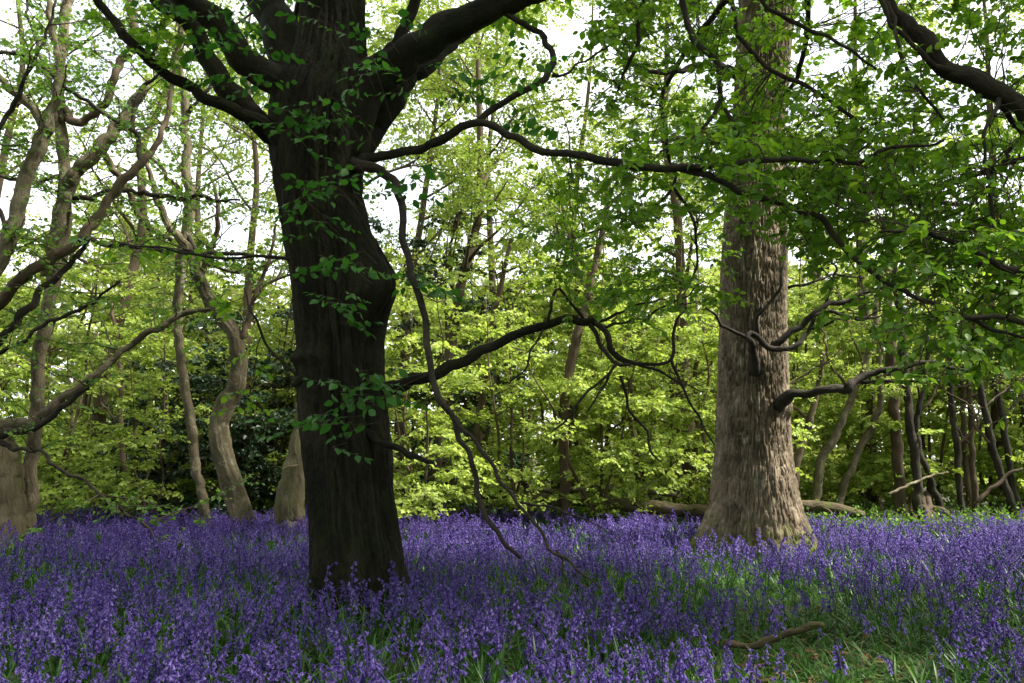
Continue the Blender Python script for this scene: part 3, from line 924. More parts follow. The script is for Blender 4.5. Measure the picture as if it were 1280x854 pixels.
    for q in range(15):
        z0 = random.uniform(6.0, 12)
        az = random.uniform(0, 2 * math.pi)
        i = np.argmin(np.abs(cc[:, 2] - z0))
        grow(wc, cc[i], (math.cos(az), math.sin(az), .3), random.uniform(3.0, 4.4), max(.03, rr[i] * .5), 2, ends, 6, .06)
    leaf_out(wc, lc, ends, 8, .3, 7, .14, (.1, 1), .5)
    wc.build('upper_branchwork', M_BARK_BRANCH, t, 'stuff')
    lc.build('crown', M_LEAF_NEAR, t)


build_beech()


# ------------------------------------------------------------------ trees on the left
def pixel_tree(name, label, base_px, D, trunk, limbs, mat, cat='tree', seg=20, leaf=None, group=None, wob=.05, rough=.1):
    """trunk and limbs traced as (px, py, distance, width px)"""
    b0 = P(base_px[0], base_px[1], D)
    b0[2] = gz(b0[0], b0[1])
    t = thing(name, b0, label, cat, group)
    w = Wood()
    foot = P(trunk[0][0], trunk[0][1], D)
    pts = np.array([P(x, y, d) for x, y, d, q in trunk])
    rad = np.array([q / 2 * mpp(x, y, d) for x, y, d, q in trunk])
    if foot[2] > -.05:
        pts = np.vstack([[foot[0], foot[1], -.15], pts])
        rad = np.r_[rad[0] * 1.25, rad]

    def disp(th, L, rr, cc):
        z = np.repeat(cc[:, 2:3], th.shape[1], 1)
        return rr * .5 * np.exp(-np.clip(z, 0, 9) / .15) * (.3 + .5 * np.clip(np.sin(th * 4 + 1), 0, 1)) + rr * .10 * (vnoise(np.cos(th) * 3, np.sin(th) * 3, z * 2.5) - .5) + rr * .12 * (vnoise(np.cos(th) * 7, np.sin(th) * 7, z * 9) - .5) - np.minimum(rr * .16, .016) * np.clip(1 - np.abs(vnoise(np.cos(th) * 8 + 4, np.sin(th) * 8 + 4, z * 5) - .5) * 7, 0, 1)
    cc, rr = w.tube(pts, rad, seg, .06, rough, disp, wob=wob)
    w.build('trunk', mat, t)
    lines = [cc[len(cc) // 2:]]
    for lm in limbs:
        ww = Wood()
        m_ = mat
        if isinstance(lm[0], str):
            m_ = {'dark': M_BARK_BRANCH, 'pale': M_BARK_PALE, 'brown': M_BARK_BROWN}[lm[0]]
            lm = lm[1:]
        c_, r_ = traced(ww, lm, 8, wob=.07)
        ww.build('branch', m_, t)
        lines.append(c_)
    if leaf:
        ww, lv, ends = Wood(), Leaves(), []
        for c_ in lines:
            Lc = np.linalg.norm(np.diff(c_, axis=0), axis=1).sum()
            for q in range(int(Lc * leaf.get('shoots', 3))):
                i = random.randint(int(len(c_) * .2), len(c_) - 2)
                az = random.uniform(0, 2 * math.pi)
                v = unit(unit(c_[i + 1] - c_[i]) * .5 + np.array([math.cos(az), math.sin(az), random.uniform(-.3, .6)]))
                Ls = random.uniform(.4, 1.3) * leaf.get('len', 1)
                e, _ = ww.tube([c_[i], c_[i] + v * Ls * .5 + rng.normal(0, .05, 3), c_[i] + v * Ls + rng.normal(0, .1, 3)], [.010, .007, .003], 4, .15, 0, wob=.06)
                ends.append(e)
        leaf_out(ww, lv, ends, leaf.get('per', 4), leaf.get('tw', .3), leaf.get('k', 5), leaf.get('size', .055), leaf.get('tint', (0, 1)), .7)
        ww.build('shoot_growth', M_TWIG, t, 'stuff')
        lv.build('crown', leaf.get('mat', M_LEAF_MID), t)
    return t, lines


LF = dict(shoots=4.4, per=8, k=6, size=.08, mat=M_LEAF_MID)
D = 10.4
pixel_tree('pollard_tree', 'stout old pollard with rounded bole and dead stick drooping into the bluebells', (0, 690), D,
           [(-2, 695, D, 62), (-2, 660, D, 58), (-3, 610, D, 60), (-12, 570, D, 60), (-28, 540, D, 58), (-60, 505, D, 52), (-100, 470, D, 46), (-150, 400, D, 40)],
           [('dark', (-10, 545, D - .2, 14), (22, 542, D - .3, 9), (44, 537, D - .35, 8), (72, 517, D - .4, 8), (100, 488, D - .45, 7), (112, 476, D - .5, 6)),
            ('pale', (-30, 535, D, 24), (10, 532, D, 17), (38, 528, D, 15), (62, 512, D + .05, 14), (100, 485, D + .1, 14), (120, 468, D + .1, 10), (150, 441, D + .15, 8), (170, 428, D + .2, 8), (189, 413, D + .2, 9), (222, 397, D + .3, 7), (245, 391, D + .3, 6), (270, 386, D + .4, 4)),
            ('dark', (0, 552, D - .25, 8), (17, 559, D - .35, 4.5), (56, 572, D - .6, 4), (100, 599, D - .8, 4), (144, 633, D - 1, 3.5), (190, 662, D - 1.2, 2.5)),
            ('brown', (-110, 460, D, 26), (-40, 405, D, 18), (0, 378, D, 15), (50, 332, D - .1, 14), (96, 302, D - .1, 13), (121, 267, D - .1, 12), (151, 232, D - .1, 11), (176, 206, D - .1, 10), (186, 190, D - .1, 8), (195, 176, D - .1, 7), (208, 130, D, 6), (217, 98, D, 5), (228, 40, D, 4)),
            ('dark', (96, 302, D - .1, 7), (151, 304, D - .3, 6), (216, 314, D - .4, 6), (282, 318, D - .5, 5), (320, 320, D - .6, 4)),
            ('dark', (-60, 470, D, 18), (0, 424, D, 10), (30, 392, D, 9), (58, 358, D, 8), (84, 330, D, 7), (110, 300, D, 5)),
            ('dark', (-60, 462, D - .2, 12), (0, 440, D - .3, 6), (60, 405, D - .4, 5), (110, 380, D - .4, 4), (150, 352, D - .5, 3)),
            ('dark', (176, 206, D - .1, 7), (174, 176, D - .1, 6), (168, 150, D - .1, 5), (176, 110, D - .1, 5), (200, 90, D - .1, 3))], M_BARK_STUMP, leaf=dict(LF, shoots=3.0), seg=64)
D = 11.2
pixel_tree('slender_tree', 'slender lichen-flecked tree with a pale forked limb beside the stout pollard', (34, 668), D,
           [(34, 672, D, 20), (37, 620, D, 18), (42, 547, D, 17), (48, 480, D, 17), (52, 430, D, 17), (65, 362, D, 17), (78, 312, D, 16), (84, 242, D, 15), (76, 171, D, 15), (74, 120, D, 14), (78, 60, D, 13), (84, 10, D, 12), (95, -60, D, 10), (110, -160, D, 6)],
           [('pale', (60, 345, D, 16), (66, 300, D - .1, 16), (75, 262, D - .15, 17), (91, 227, D - .2, 17), (126, 186, D - .2, 17), (156, 146, D - .2, 15), (172, 122, D - .2, 14), (184, 106, D - .2, 9)),
            ('brown', (76, 130, D, 10), (95, 152, D, 10), (130, 130, D, 10), (150, 75, D, 10), (170, 52, D, 12), (165, 20, D, 12), (160, -30, D, 10)),
            ('brown', (126, 186, D, 8), (150, 222, D + .2, 9), (165, 250, D + .3, 8), (190, 285, D + .3, 7), (215, 300, D + .3, 5)),
            ('dark', (83, 220, D, 6), (50, 224, D - .2, 5), (20, 224, D - .3, 4), (-20, 222, D - .3, 3)),
            ('dark', (86, 250, D, 7), (151, 239, D - .3, 6), (201, 244, D - .4, 6), (272, 247, D - .5, 4), (300, 250, D - .6, 2.5)),
            ('dark', (-20, 60, D - 1, 5), (30, 72, D - 1, 5), (70, 98, D - .9, 5), (110, 128, D - .8, 5), (160, 158, D - .8, 4), (176, 168, D - .8, 3)),
            ('dark', (76, 160, D, 6), (78, 120, D - .1, 5), (52, 70, D - .1, 4), (36, 20, D - .1, 3), (30, -20, D, 2))], M_BARK_PALE, leaf=dict(LF, shoots=3.6))
D = 10.0
pixel_tree('leaning_tree', 'leaning grey tree with a y-shaped fork rising past the pollard branches', (-110, 700), D,
           [(-110, 700, D, 30), (-80, 560, D, 26), (-40, 430, D, 22), (0, 322, D, 20), (25, 252, D, 19), (42, 200, D, 18), (60, 158, D, 17)],
           [((57, 165, D, 17), (64, 148, D, 13), (72, 100, D, 10), (66, 40, D, 8), (60, -20, D, 6)), ((58, 162, D, 15), (46, 146, D, 11), (30, 126, D, 10), (10, 106, D, 9), (-20, 80, D, 7)),
            ('dark', (10, 290, D - .1, 6), (-20, 200, D - .3, 5), (20, 130, D - .5, 6), (50, 60, D - .6, 4), (70, 0, D - .6, 3))], M_BARK_PALE, leaf=dict(LF, shoots=3.4))
D = 12.0
pixel_tree('pole_tree', 'thin straight pole-like tree rising behind the curved trunk', (256, 662), D,
           [(257, 664, D, 14), (255, 641, D, 13), (250, 602, D, 12.5), (239, 535, D, 12), (228, 463, D, 12), (221, 400, D, 11), (224, 340, D, 12), (234, 282, D, 13), (236, 240, D, 13), (234, 200, D, 11), (229, 111, D, 9), (226, 40, D, 8), (224, -30, D, 6)],
           [('dark', (232, 290, D, 6), (262, 330, D - .2, 4), (300, 342, D - .3, 3)), ('pale', (234, 250, D, 6), (205, 215, D, 5), (180, 190, D, 4), (160, 190, D, 3)), ('dark', (230, 150, D, 5), (260, 110, D, 4), (285, 60, D, 3))],
           M_BARK_PALE, seg=14, leaf=dict(LF, shoots=2.6))
D = 11.6
pixel_tree('curved_tree', 'bent tree with S-curved pale trunk leaning out of the bluebells', (305, 668), D,
           [(306, 668, D, 28), (303, 647, D, 27), (289, 602, D, 27), (278, 558, D, 26), (273, 533, D, 25), (281, 508, D, 25), (296, 478, D, 22), (300, 455, D, 20), (294, 425, D, 18), (280, 398, D, 17), (262, 370, D, 16), (248, 346, D, 14), (232, 310, D, 11), (200, 260, D, 8), (180, 200, D, 5)],
           [('brown', (247, 350, D, 8), (262, 320, D, 7), (272, 280, D, 6), (268, 230, D, 4)), ('brown', (297, 430, D, 8), (318, 385, D, 6), (330, 340, D, 5), (345, 280, D, 3))], M_BARK_PALE, seg=52, leaf=dict(LF, shoots=2.6))
D = 11.4
pixel_tree('broken_trunk', 'short broken tree trunk tapering to a jagged point beside the dark burled tree', (364, 670), D,
           [(363, 672, D, 38), (363, 650, D, 36), (365, 620, D, 35), (368, 590, D, 29), (370, 560, D, 21), (373, 530, D, 12), (374, 516, D, 8), (371, 506, D, 5), (376, 498, D, 2)],
           [('pale', (372, 582, D - .15, 3), (362, 584, D - .25, 2.5), (352, 587, D - .3, 2))], M_BARK_STUMP, cat='tree trunk', seg=56)

# ------------------------------------------------------------------ poles and leaning stems in the background
STEMS = [
    ('reddish slim trunk standing in pale foliage under the arching dark branch', 14.2, [(601, 645, 12), (600, 615, 11), (598, 539, 10), (604, 489, 10), (609, 446, 9), (618, 390, 7), (640, 300, 5)], M_BARK_BROWN),
    ('straight dark trunk rising in front of the fallen log', 13.4, [(708, 650, 15), (708, 620, 13), (705, 560, 13), (706, 501, 13), (716, 442, 12), (733, 383, 11), (741, 345, 10), (756, 270, 7), (760, 190, 4)], M_BARK_BROWN),
    ('leaning pale stem nearest behind the oak trunk', 14.0, [(1020, 645, 13), (1020, 623, 12), (1028, 575, 11), (1047, 538, 10), (1065, 496, 9), (1085, 440, 8), (1100, 360, 6)], M_BARK_PALE),
    ('curved leaning stem second from the oak trunk', 14.4, [(1050, 645, 12), (1052, 618, 10), (1073, 565, 9), (1094, 527, 9), (1100, 490, 8), (1100, 442, 7), (1108, 360, 5)], M_BARK_PALE),
    ('short dark crooked stem showing at the oak trunk edge', 13.6, [(990, 645, 12), (996, 580, 11), (1006, 545, 11), (1011, 528, 9), (1018, 500, 7), (1030, 440, 4)], M_BARK_BROWN),
    ('straight thick pole rooted in the mound of roots', 14.6, [(1127, 648, 16), (1126, 623, 14), (1121, 560, 13), (1116, 495, 13), (1112, 420, 11), (1108, 300, 8)], M_BARK_BROWN),
    ('tall dark pole standing right beside the thick one', 14.0, [(1150, 650, 13), (1148, 631, 12), (1142, 560, 11), (1132, 480, 10), (1126, 400, 10), (1118, 330, 8), (1116, 240, 5)], M_BARK_BRANCH),
    ('thin stem slanting across the foot of two poles', 14.2, [(1180, 645, 10), (1174, 628, 9), (1160, 590, 8), (1150, 565, 8), (1147, 520, 7), (1158, 460, 6), (1160, 400, 4)], M_BARK_BRANCH),
    ('first of three close dark poles', 14.6, [(1204, 648, 9), (1203, 631, 8), (1195, 559, 8), (1187, 464, 7), (1184, 380, 5)], M_BARK_BRANCH),
    ('middle of three close dark poles', 15.2, [(1211, 645, 8), (1211, 628, 7), (1206, 550, 7), (1203, 469, 6), (1202, 380, 4)], M_BARK_BROWN),
    ('last of three close dark poles', 14.8, [(1220, 645, 9), (1219, 628, 8), (1216, 560, 7), (1211, 474, 7), (1204, 380, 5)], M_BARK_BROWN),
    ('dark pole leaning left behind the root mound', 14.2, [(1268, 650, 11), (1264, 634, 10), (1243, 560, 9), (1222, 474, 8), (1206, 380, 6)], M_BARK_BRANCH),
    ('thin dark pole leaning parallel to its thicker neighbour', 14.8, [(1275, 645, 9), (1267, 612, 8), (1254, 522, 8), (1243, 480, 7), (1230, 400, 5)], M_BARK_BRANCH),
    ('slender dark stem with paired shoots deep in the thicket', 15.5, [(1290, 645, 8), (1285, 560, 7), (1276, 500, 6), (1260, 420, 4)], M_BARK_BROWN),
    ('thin crooked stem half hidden in foliage left of the oak', 15.2, [(862, 650, 8), (866, 590, 7), (872, 530, 7), (870, 470, 6), (880, 400, 4)], M_BARK_BROWN),
    ('thin brown stem half hidden in foliage midway between both big trees', 15.0, [(792, 650, 8), (798, 580, 7), (788, 520, 7), (786, 460, 6), (770, 400, 4)], M_BARK_BROWN),
    ('slim shadowed stem between pollard and pole tree', 13.6, [(160, 660, 9), (158, 600, 8), (152, 540, 7), (150, 470, 6), (140, 380, 4)], M_BARK_BROWN),
]
for lab, D, pl, mt in STEMS:
    pixel_tree('coppice_stem', lab, pl[0][:2], D, [(x, y, D, q) for x, y, q in pl],
               [('brown', (pl[-3][0], pl[-3][1], D, pl[-3][2] * .5), (pl[-3][0] + random.choice([-1, 1]) * 25, pl[-3][1] - 40, D, pl[-3][2] * .35), (pl[-3][0] + random.choice([-1, 1]) * 40, pl[-3][1] - 90, D, 2))],
               mt, 'stem', seg=12, leaf=dict(shoots=2.5, per=4, k=6, size=.06, mat=M_LEAF_PALE), wob=.04)


# ------------------------------------------------------------------ understorey: young hornbeams in layered spring leaf, and hollies
def understorey(name, label, px, D, h, spread, nlimb, mat, leaf=.062, tint=(0, 1), zlo=.12, flat=.55, per=7.5, k=7, wood=M_BARK_BROWN, group=None, upd=.12, stems=3):
    x = (px - IMW / 2) / F * D / math.cos(PITCH) * .98
    t = thing(name, (x, D, gz(x, D)), label, 'tree', group)
    cs = []
    for q in range(stems):
        w = Wood()
        hh = h * (1 if q == 0 else random.uniform(.55, .9))
        lean = rng.normal(0, .10 if q == 0 else .22, 2)
        zs = np.linspace(-.15, hh, 8)
        pts = np.c_[x + lean[0] * zs + np.cumsum(rng.normal(0, .07, 8)), D + lean[1] * zs + np.cumsum(rng.normal(0, .07, 8)), zs]
        c, r = w.tube(pts, np.linspace(.04, .006, 8) * (h / 5) * random.uniform(.6, 1.1), 8, .12, .1)
        w.build('trunk' if stems == 1 else 'stem', wood, t)
        cs.append(c)
    ww, lv, ends = Wood(), Leaves(), []
    for i in range(nlimb):
        c = random.choice(cs)
        f = (i + random.random()) / nlimb
        z = zlo + (c[-1, 2] - zlo) * f
        j = np.argmin(np.abs(c[:, 2] - z))
        az = random.uniform(0, 6.283)
        L = max(.4, spread * random.uniform(.35, 1.05) * (1 - .45 * f * f))
        d = np.array([math.cos(az), math.sin(az), upd + random.uniform(-.05, .5)])
        p0 = c[j]
        sd = np.cross(d, UP)
        p1 = p0 + d * L * .5 + sd * random.uniform(-.1, .1) * L + UP * .05 * L
        p2 = p0 + d * L * np.array([1, 1, .6]) - UP * .10 * L + sd * random.uniform(-.25, .25) * L
        e, _ = ww.tube([p0, p1, p2], [.010, .006, .002], 4, .3, 0, wob=.06)
        ends.append(e)
        for q in range(int(L * 4)):
            m_ = random.randint(min(len(e) // 5, len(e) - 2), len(e) - 2)
            v = unit(unit(e[m_ + 1] - e[m_]) * .7 + sd * random.choice([-1, 1]) * .9 + UP * random.uniform(-.2, .12))
            Ls = random.uniform(.3, .7) * min(1.3, L)
            e2 = np.array([e[m_], e[m_] + v * Ls * .35, e[m_] + v * Ls * .7 - UP * .02, e[m_] + v * Ls - UP * .07])
            ww.prisms(e2[:1], e2[3:], .004, .0015)
            ends.append(e2)
    leaf_out(ww, lv, ends, per, .26, k, leaf, tint, flat, .22, .0, twigs=.35 if D < 15.5 else .1)
    ww.build('branchwork', M_TWIG, t, 'stuff')
    lv.build('crown', mat, t)
    return t


PALE = 'young hornbeam in pale spring leaf '
for lab, px, D, h, sp, nl, tint in (
        ('spreading beyond the stout pollard', -60, 13.5, 5.0, 2.0, 44, (0, .75)),
        ('between the pollard and the thin pole tree', 75, 14.0, 4.6, 2.0, 46, (0, .8)),
        ('behind the thin pole tree', 190, 13.0, 4.4, 1.7, 40, (0, .7)),
        ('glowing between the curved and broken trunks', 330, 15.2, 5.6, 1.9, 34, (.1, .9)),
        ('with bright layers just behind the dark burled trunk', 525, 12.6, 4.4, 1.7, 44, (.2, 1)),
        ('above the left end of the fallen log', 640, 13.8, 5.0, 1.9, 46, (.15, 1)),
        ('beside the straight dark trunk by the log', 745, 13.6, 5.0, 1.9, 48, (.1, 1)),
        ('overhanging the middle of the fallen log', 825, 14.6, 5.4, 2.0, 48, (.1, .95)),
        ('tucked close to the oak on the dark tree side', 890, 13.4, 4.8, 1.6, 36, (.1, .95)),
        ('rising behind the oak trunk', 985, 15.0, 5.8, 2.1, 46, (.05, .9)),
        ('behind the leaning stems near the oak', 1075, 16.0, 6.0, 2.1, 44, (.05, .85)),
        ('behind the thick pole and root mound', 1160, 16.5, 6.2, 2.1, 44, (0, .85)),
        ('behind the three close dark poles', 1240, 16.2, 6.0, 2.1, 44, (0, .8)),
        ('beyond the poles leaning left', 1330, 15.5, 6.0, 2.1, 40, (0, .8)),
        ('behind the hollow between both hollies', 440, 14.8, 5.4, 1.8, 36, (.1, .9)),
        ('far behind the arching dark branch', 590, 17.5, 6.8, 2.4, 46, (.1, 1)),
        ('far behind the straight dark trunk', 700, 18.5, 7.0, 2.6, 46, (.1, 1)),
        ('far behind the log and oak', 840, 19.0, 7.8, 2.6, 46, (.1, 1)),
        ('far behind the curved trunk', 250, 18.0, 6.4, 2.4, 44, (.05, .85)),
        ('far behind the slender lichened tree', 90, 18.5, 6.8, 2.6, 44, (.05, .85)),
        ('far behind the poles', 1110, 20.0, 8.4, 2.8, 46, (.05, .85)),
        ('deepest behind the leaning poles', 1270, 21.0, 8.6, 2.8, 46, (.05, .85)),
        ('far beyond the stout pollard', -80, 19.0, 7.0, 2.6, 40, (.05, .8))):
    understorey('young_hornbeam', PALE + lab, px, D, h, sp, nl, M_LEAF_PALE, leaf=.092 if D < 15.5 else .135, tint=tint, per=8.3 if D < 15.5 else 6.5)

for lab, px, D, h, sp, nl in (('dark glossy holly filling the gloom behind the curved and broken trunks', 300, 14.0, 3.6, 1.9, 60),
                              ('dark evergreen holly low behind the thin pole tree', 195, 14.6, 3.2, 1.5, 44),
                              ('tall dark evergreen holly behind the drooping branch of the dark tree', 560, 15.6, 6.2, 1.6, 70),
                              ('rounded dark evergreen holly above the broken trunk', 345, 15.0, 5.6, 1.5, 50)):
    understorey('holly_tree', lab, px, D, h, sp, nl, M_HOLLY, leaf=.095, zlo=.1, flat=.9, per=9, k=8, upd=.25, stems=2)




def tall_tree(label, px, D, h, nl, zlo, r0, per, mat, size, wood=M_BARK_BROWN, lean=0.0, tint=(0, 1)):
    """tall thinly leaved woodland tree behind the glade"""
    x = (px - IMW / 2) / F * D
    t = thing('woodland_tree', (x, D, gz(x, D)), label, 'tree')
    w = Wood()
    zs = np.linspace(-.2, h, 9)
    pts = np.c_[x + lean * zs + np.cumsum(rng.normal(0, .14, 9)), D + np.cumsum(rng.normal(0, .12, 9)), zs]
    c, r = w.tube(pts, np.linspace(r0, .02, 9), 14, .15, .1)
    w.build('trunk', wood, t)
    ww, lv, ends = Wood(), Leaves(), []
    for i in range(nl):
        z = zlo + (h - zlo) * (i + random.random()) / nl
        j = np.argmin(np.abs(c[:, 2] - z))
        az = random.uniform(0, 6.283)
        grow(ww, c[j], (math.cos(az), math.sin(az), random.uniform(.3, .9)), random.uniform(1.8, 3.8), r[j] * .45, 2, ends, 6, .1, (4, 5), .4)
    leaf_out(ww, lv, ends, per * 2.0, .4, 7, size * 1.1, tint, .8, twigs=.4)
    ww.build('branchwork', wood, t, 'stuff')
    lv.build('crown', mat, t)


for a in (('tall thinly leaved tree showing above the drooping branch of the dark tree', 545, 15.5, 12.5, 12, 3.5, .15, 5.0, M_OAKLEAF, .085, M_BARK_BROWN, .05),
          ('tall feathery tree between the dark tree and the oak', 680, 18.5, 13, 11, 5, .14, 4.2, M_OAKLEAF, .09, M_BARK_BROWN, .01),
          ('tall pale feathery tree beside the drooping branch, behind the dark holly', 500, 19.5, 14.5, 12, 4, .14, 4.5, M_LEAF_PALE, .1, M_BARK_BROWN, .01),
          ('tall pale feathery tree standing far behind the arching branch', 615, 21.5, 15.5, 12, 5, .15, 4.5, M_LEAF_PALE, .11, M_BARK_BROWN, .02),
          ('tall pale feathery tree far behind the thin pole tree', 215, 20.0, 13.0, 11, 4, .15, 4.2, M_LEAF_PALE, .1, M_BARK_BROWN, .0),
          ('tall leafy tree close behind the oak crown', 850, 16.5, 13, 11, 4, .16, 4.5, M_LEAF_PALE, .09, M_BARK_BROWN, .02),
          ('tall leafy tree beyond the leaning stems', 1080, 17.5, 13, 11, 4, .17, 4.5, M_LEAF_PALE, .09, M_BARK_BROWN, 0),
          ('tall leafy tree beyond the three close poles', 1230, 16.0, 12, 11, 4, .15, 4.5, M_LEAF_PALE, .09, M_BARK_BROWN, -.02),
          ('tall thinly leaved tree beyond the curved trunk', 300, 16.5, 11.5, 9, 4, .13, 3.8, M_OAKLEAF, .085, M_BARK_BROWN, -.04),
          ('tall thinly leaved tree beyond the slender lichened tree', 130, 15.5, 12, 8, 4, .15, 2.8, M_OAKLEAF, .085, M_BARK_BROWN, .02),
          ('tall thinly leaved tree beyond the leaning grey tree', -40, 15.0, 12, 8, 4, .15, 2.8, M_OAKLEAF, .085, M_BARK_BROWN, .02),
          ('tall thinly leaved tree directly behind the dark burled tree', 430, 17.0, 13, 10, 4, .16, 4.2, M_OAKLEAF, .085, M_BARK_BROWN, .0)):
    tall_tree(*a)

# ------------------------------------------------------------------ far wood, one mass
def wood_mass(name, label, spots, leafmat, nl=23, ntw=7, size=(.21, .28), twigs=True):
    """many trees that read as one mass: (x, y, height, bare height)"""
    w, lv = Wood(), Leaves()
    for x, D, h, bare in spots:
        z = np.linspace(-.2, h, 8)
        pts = np.c_[x + np.cumsum(rng.normal(0, .03 * h, 8)), D + np.cumsum(rng.normal(0, .03 * h, 8)), z]
        c, r = w.tube(pts, np.linspace(h * random.uniform(.009, .016), .02, 8), 6, .6, .05)
        f = rng.uniform(bare / h, 1, nl)
        j = (f * (len(c) - 1)).astype(int)
        az = rng.uniform(0, 6.283, nl)
        L = h * .34 * np.sqrt(np.clip(1 - ((f - .55) / .6) ** 2, .05, 1)) * rng.uniform(.45, 1.1, nl)
        A = c[j]
        B = A + np.c_[np.cos(az) * L, np.sin(az) * L, rng.uniform(.1, .7, nl) * L]
        w.prisms(A, B, .03, .008)
        ta = np.repeat(A, ntw, 0) + np.repeat(B - A, ntw, 0) * rng.uniform(.25, 1, (nl * ntw, 1))
        tb = ta + rng.normal(0, 1, ta.shape) * np.array([1, 1, .45]) * .45
        if twigs:
            w.prisms(ta[::3], tb[::3], .008, .003)
        lv.on_twigs(ta, tb, 6, random.uniform(*size), (random.uniform(0, .3), random.uniform(.6, 1)), .8)
    me = make_mesh(name, np.vstack(w.V), [np.vstack(w.Q), np.vstack(w.T)], M_BARK_BROWN, {'bark': np.vstack(w.B)})
    o = link(name, me, None, 'stuff')
    tag(o, label, 'woodland')
    lv.build('foliage', leafmat, o)


def spots_far():
    out = []
    for q in range(120):      # shrubs that close the view at eye level
        D = random.uniform(19, 30)
        out.append((random.uniform(-.95, .95) * D, D, random.uniform(.17, .25) * D + 1.2, .2))
    for q in range(80):
        D = random.uniform(28, 58)
        x = random.uniform(-1.05, 1.05) * D
        h = random.uniform(.2, .3) * D + 2.0
        if -.02 < x / D < .16:
            h *= .85
        out.append((x, D, h, 1.5))
    return out


def spots_round():
    out = [(9.5, 0.5, 15, 3), (10.5, 4.6, 14, 2), (13.5, -2, 16, 3), (14.5, 3.6, 15, 2), (19, 2.5, 16, 3), (6.5, -3, 15, 4), (0.5, -4, 16, 4), (-4.5, -3, 15, 4)]  # unseen trees added at these spots so their shade falls on the foreground
    while len(out) < 42:      # the wood goes on beside and behind the photographer
        x, y = random.uniform(-30, 30), random.uniform(-26, 16)
        if y > -2.5 and abs(x) < 7.5 + .75 * max(0, y) or (0 < x < 30 and y > 5):  # open strip on the right left so sun reaches the background
            continue
        if min([9] + [math.hypot(x - a[0], y - a[1]) for a in out]) < 3.2:
            continue
        out.append((x, y, random.uniform(12, 17), random.uniform(1.5, 4)))
    return out


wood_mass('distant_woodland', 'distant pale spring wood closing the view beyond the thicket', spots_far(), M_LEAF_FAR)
wood_mass('surrounding_woodland', 'tall leafy wood standing all round the bluebell glade', spots_round(), M_LEAF_NEAR, nl=60, ntw=7, size=(.26, .34), twigs=False)


# ------------------------------------------------------------------ fallen wood
def fallen(name, label, pts, mat, cat, seg=22, rough=.2, spurs=0, spl=1.0):
    c = np.array([P(x, y, d) for x, y, d, q in pts])
    r = np.array([q / 2 * mpp(x, y, d) for x, y, d, q in pts])
    t = thing(name, (c[0][0], c[0][1], gz(c[0][0], c[0][1])), label, cat)
    w = Wood()
    cc, rr = w.tube(c, r, seg, .05, rough, wob=.04)
    w.build('bole' if seg > 15 else 'wood', mat, t)
    for q in range(spurs):
        i = random.randint(3, len(cc) - 4)
        ww = Wood()
        v = unit(np.array([random.uniform(-.6, .6), random.uniform(-1, -.2), random.uniform(-.5, .6)]))
        L = random.uniform(.25, .6) * spl
        ww.tube([cc[i], cc[i] + v * L * .5, cc[i] + v * L + np.array([0, 0, -.1 * spl])], [.03 * spl, .02 * spl, .008 * spl], 6, .08, .1)
        ww.build('branch_stub', mat, t)
    return t


fallen('fallen_log', 'long dark fallen log lying behind the bluebells beside the oak', [(560, 612, 13.6, 7), (620, 618, 13.6, 10), (700, 625, 13.6, 13), (780, 631, 13.5, 16), (850, 637, 13.4, 16), (905, 642, 13.3, 17)], M_BARK_LOG, 'log', spurs=7)
fallen('fallen_log', 'short mossy brown log lying between the oak and the leaning stems', [(975, 632, 13.0, 14), (1020, 633, 13.0, 15), (1050, 636, 13.0, 14), (1070, 640, 13.0, 10), (1080, 643, 13.0, 5)], M_BARK_LOG, 'log', spurs=1)
fallen('fallen_log', 'thin dead pole propped low behind the straight dark trunk', [(655, 616, 14.4, 8), (720, 612, 14.4, 8), (800, 612, 14.4, 7), (850, 620, 14.4, 6)], M_BARK_PALE, 'log', spurs=2)
fallen('fallen_branch', 'barkless broken branch lying on the grassy gap among bluebells', [(905, 806, 5.0, 10), (914, 803, 5.0, 9), (930, 806, 4.99, 6), (950, 801, 4.97, 8), (970, 797, 4.95, 9), (988, 791, 4.92, 9.5), (1006, 788, 4.9, 8.5), (1020, 783, 4.88, 8), (1030, 781, 4.88, 5)], M_BARK_LOG, 'branch', seg=14, rough=.4, spurs=2, spl=.35)
fallen('dead_stick', 'short dark dead stick poking upright by the broken branch end', [(1052, 848, 4.6, 3), (1046, 822, 4.62, 3), (1042, 800, 4.64, 2.6), (1046, 776, 4.66, 1.5)], M_BARK_BRANCH, 'stick', seg=8)
fallen('dead_stick', 'pale bare stick propped against the thick pole at the root mound', [(1110, 618, 13.6, 3), (1135, 606, 13.8, 3.5), (1165, 594, 14.0, 3), (1185, 590, 14.1, 2)], M_BARK_PALE, 'stick', seg=8)
fallen('dead_stick', 'thin dark stick leaning by the foot of the leaning poles', [(1222, 628, 13.9, 5), (1240, 610, 13.9, 5), (1262, 592, 13.9, 4), (1278, 586, 13.9, 3)], M_BARK_BROWN, 'stick', seg=8)


def root_mound():
    x, y = P(1150, 640, 14.3)[:2]
    t = thing('root_mound', (x, y, 0), 'dark tangle of exposed roots round the feet of the two poles', 'roots')
    for k in range(9):
        az = random.uniform(math.pi * .9, math.pi * 2.1)
        w = Wood()
        L = random.uniform(.4, .8)
        q = np.array([x, y, 0])
        w.tube([q + [random.uniform(-.25, .25), 0, random.uniform(.3, .6)], q + [math.cos(az) * L * .5, math.sin(az) * L * .5, .3], q + [math.cos(az) * L, math.sin(az) * L, -.05]], [.06, .05, .03], 9, .06, .2, wob=.08)
        w.build('root', M_BARK_BROWN, t)


root_mound()


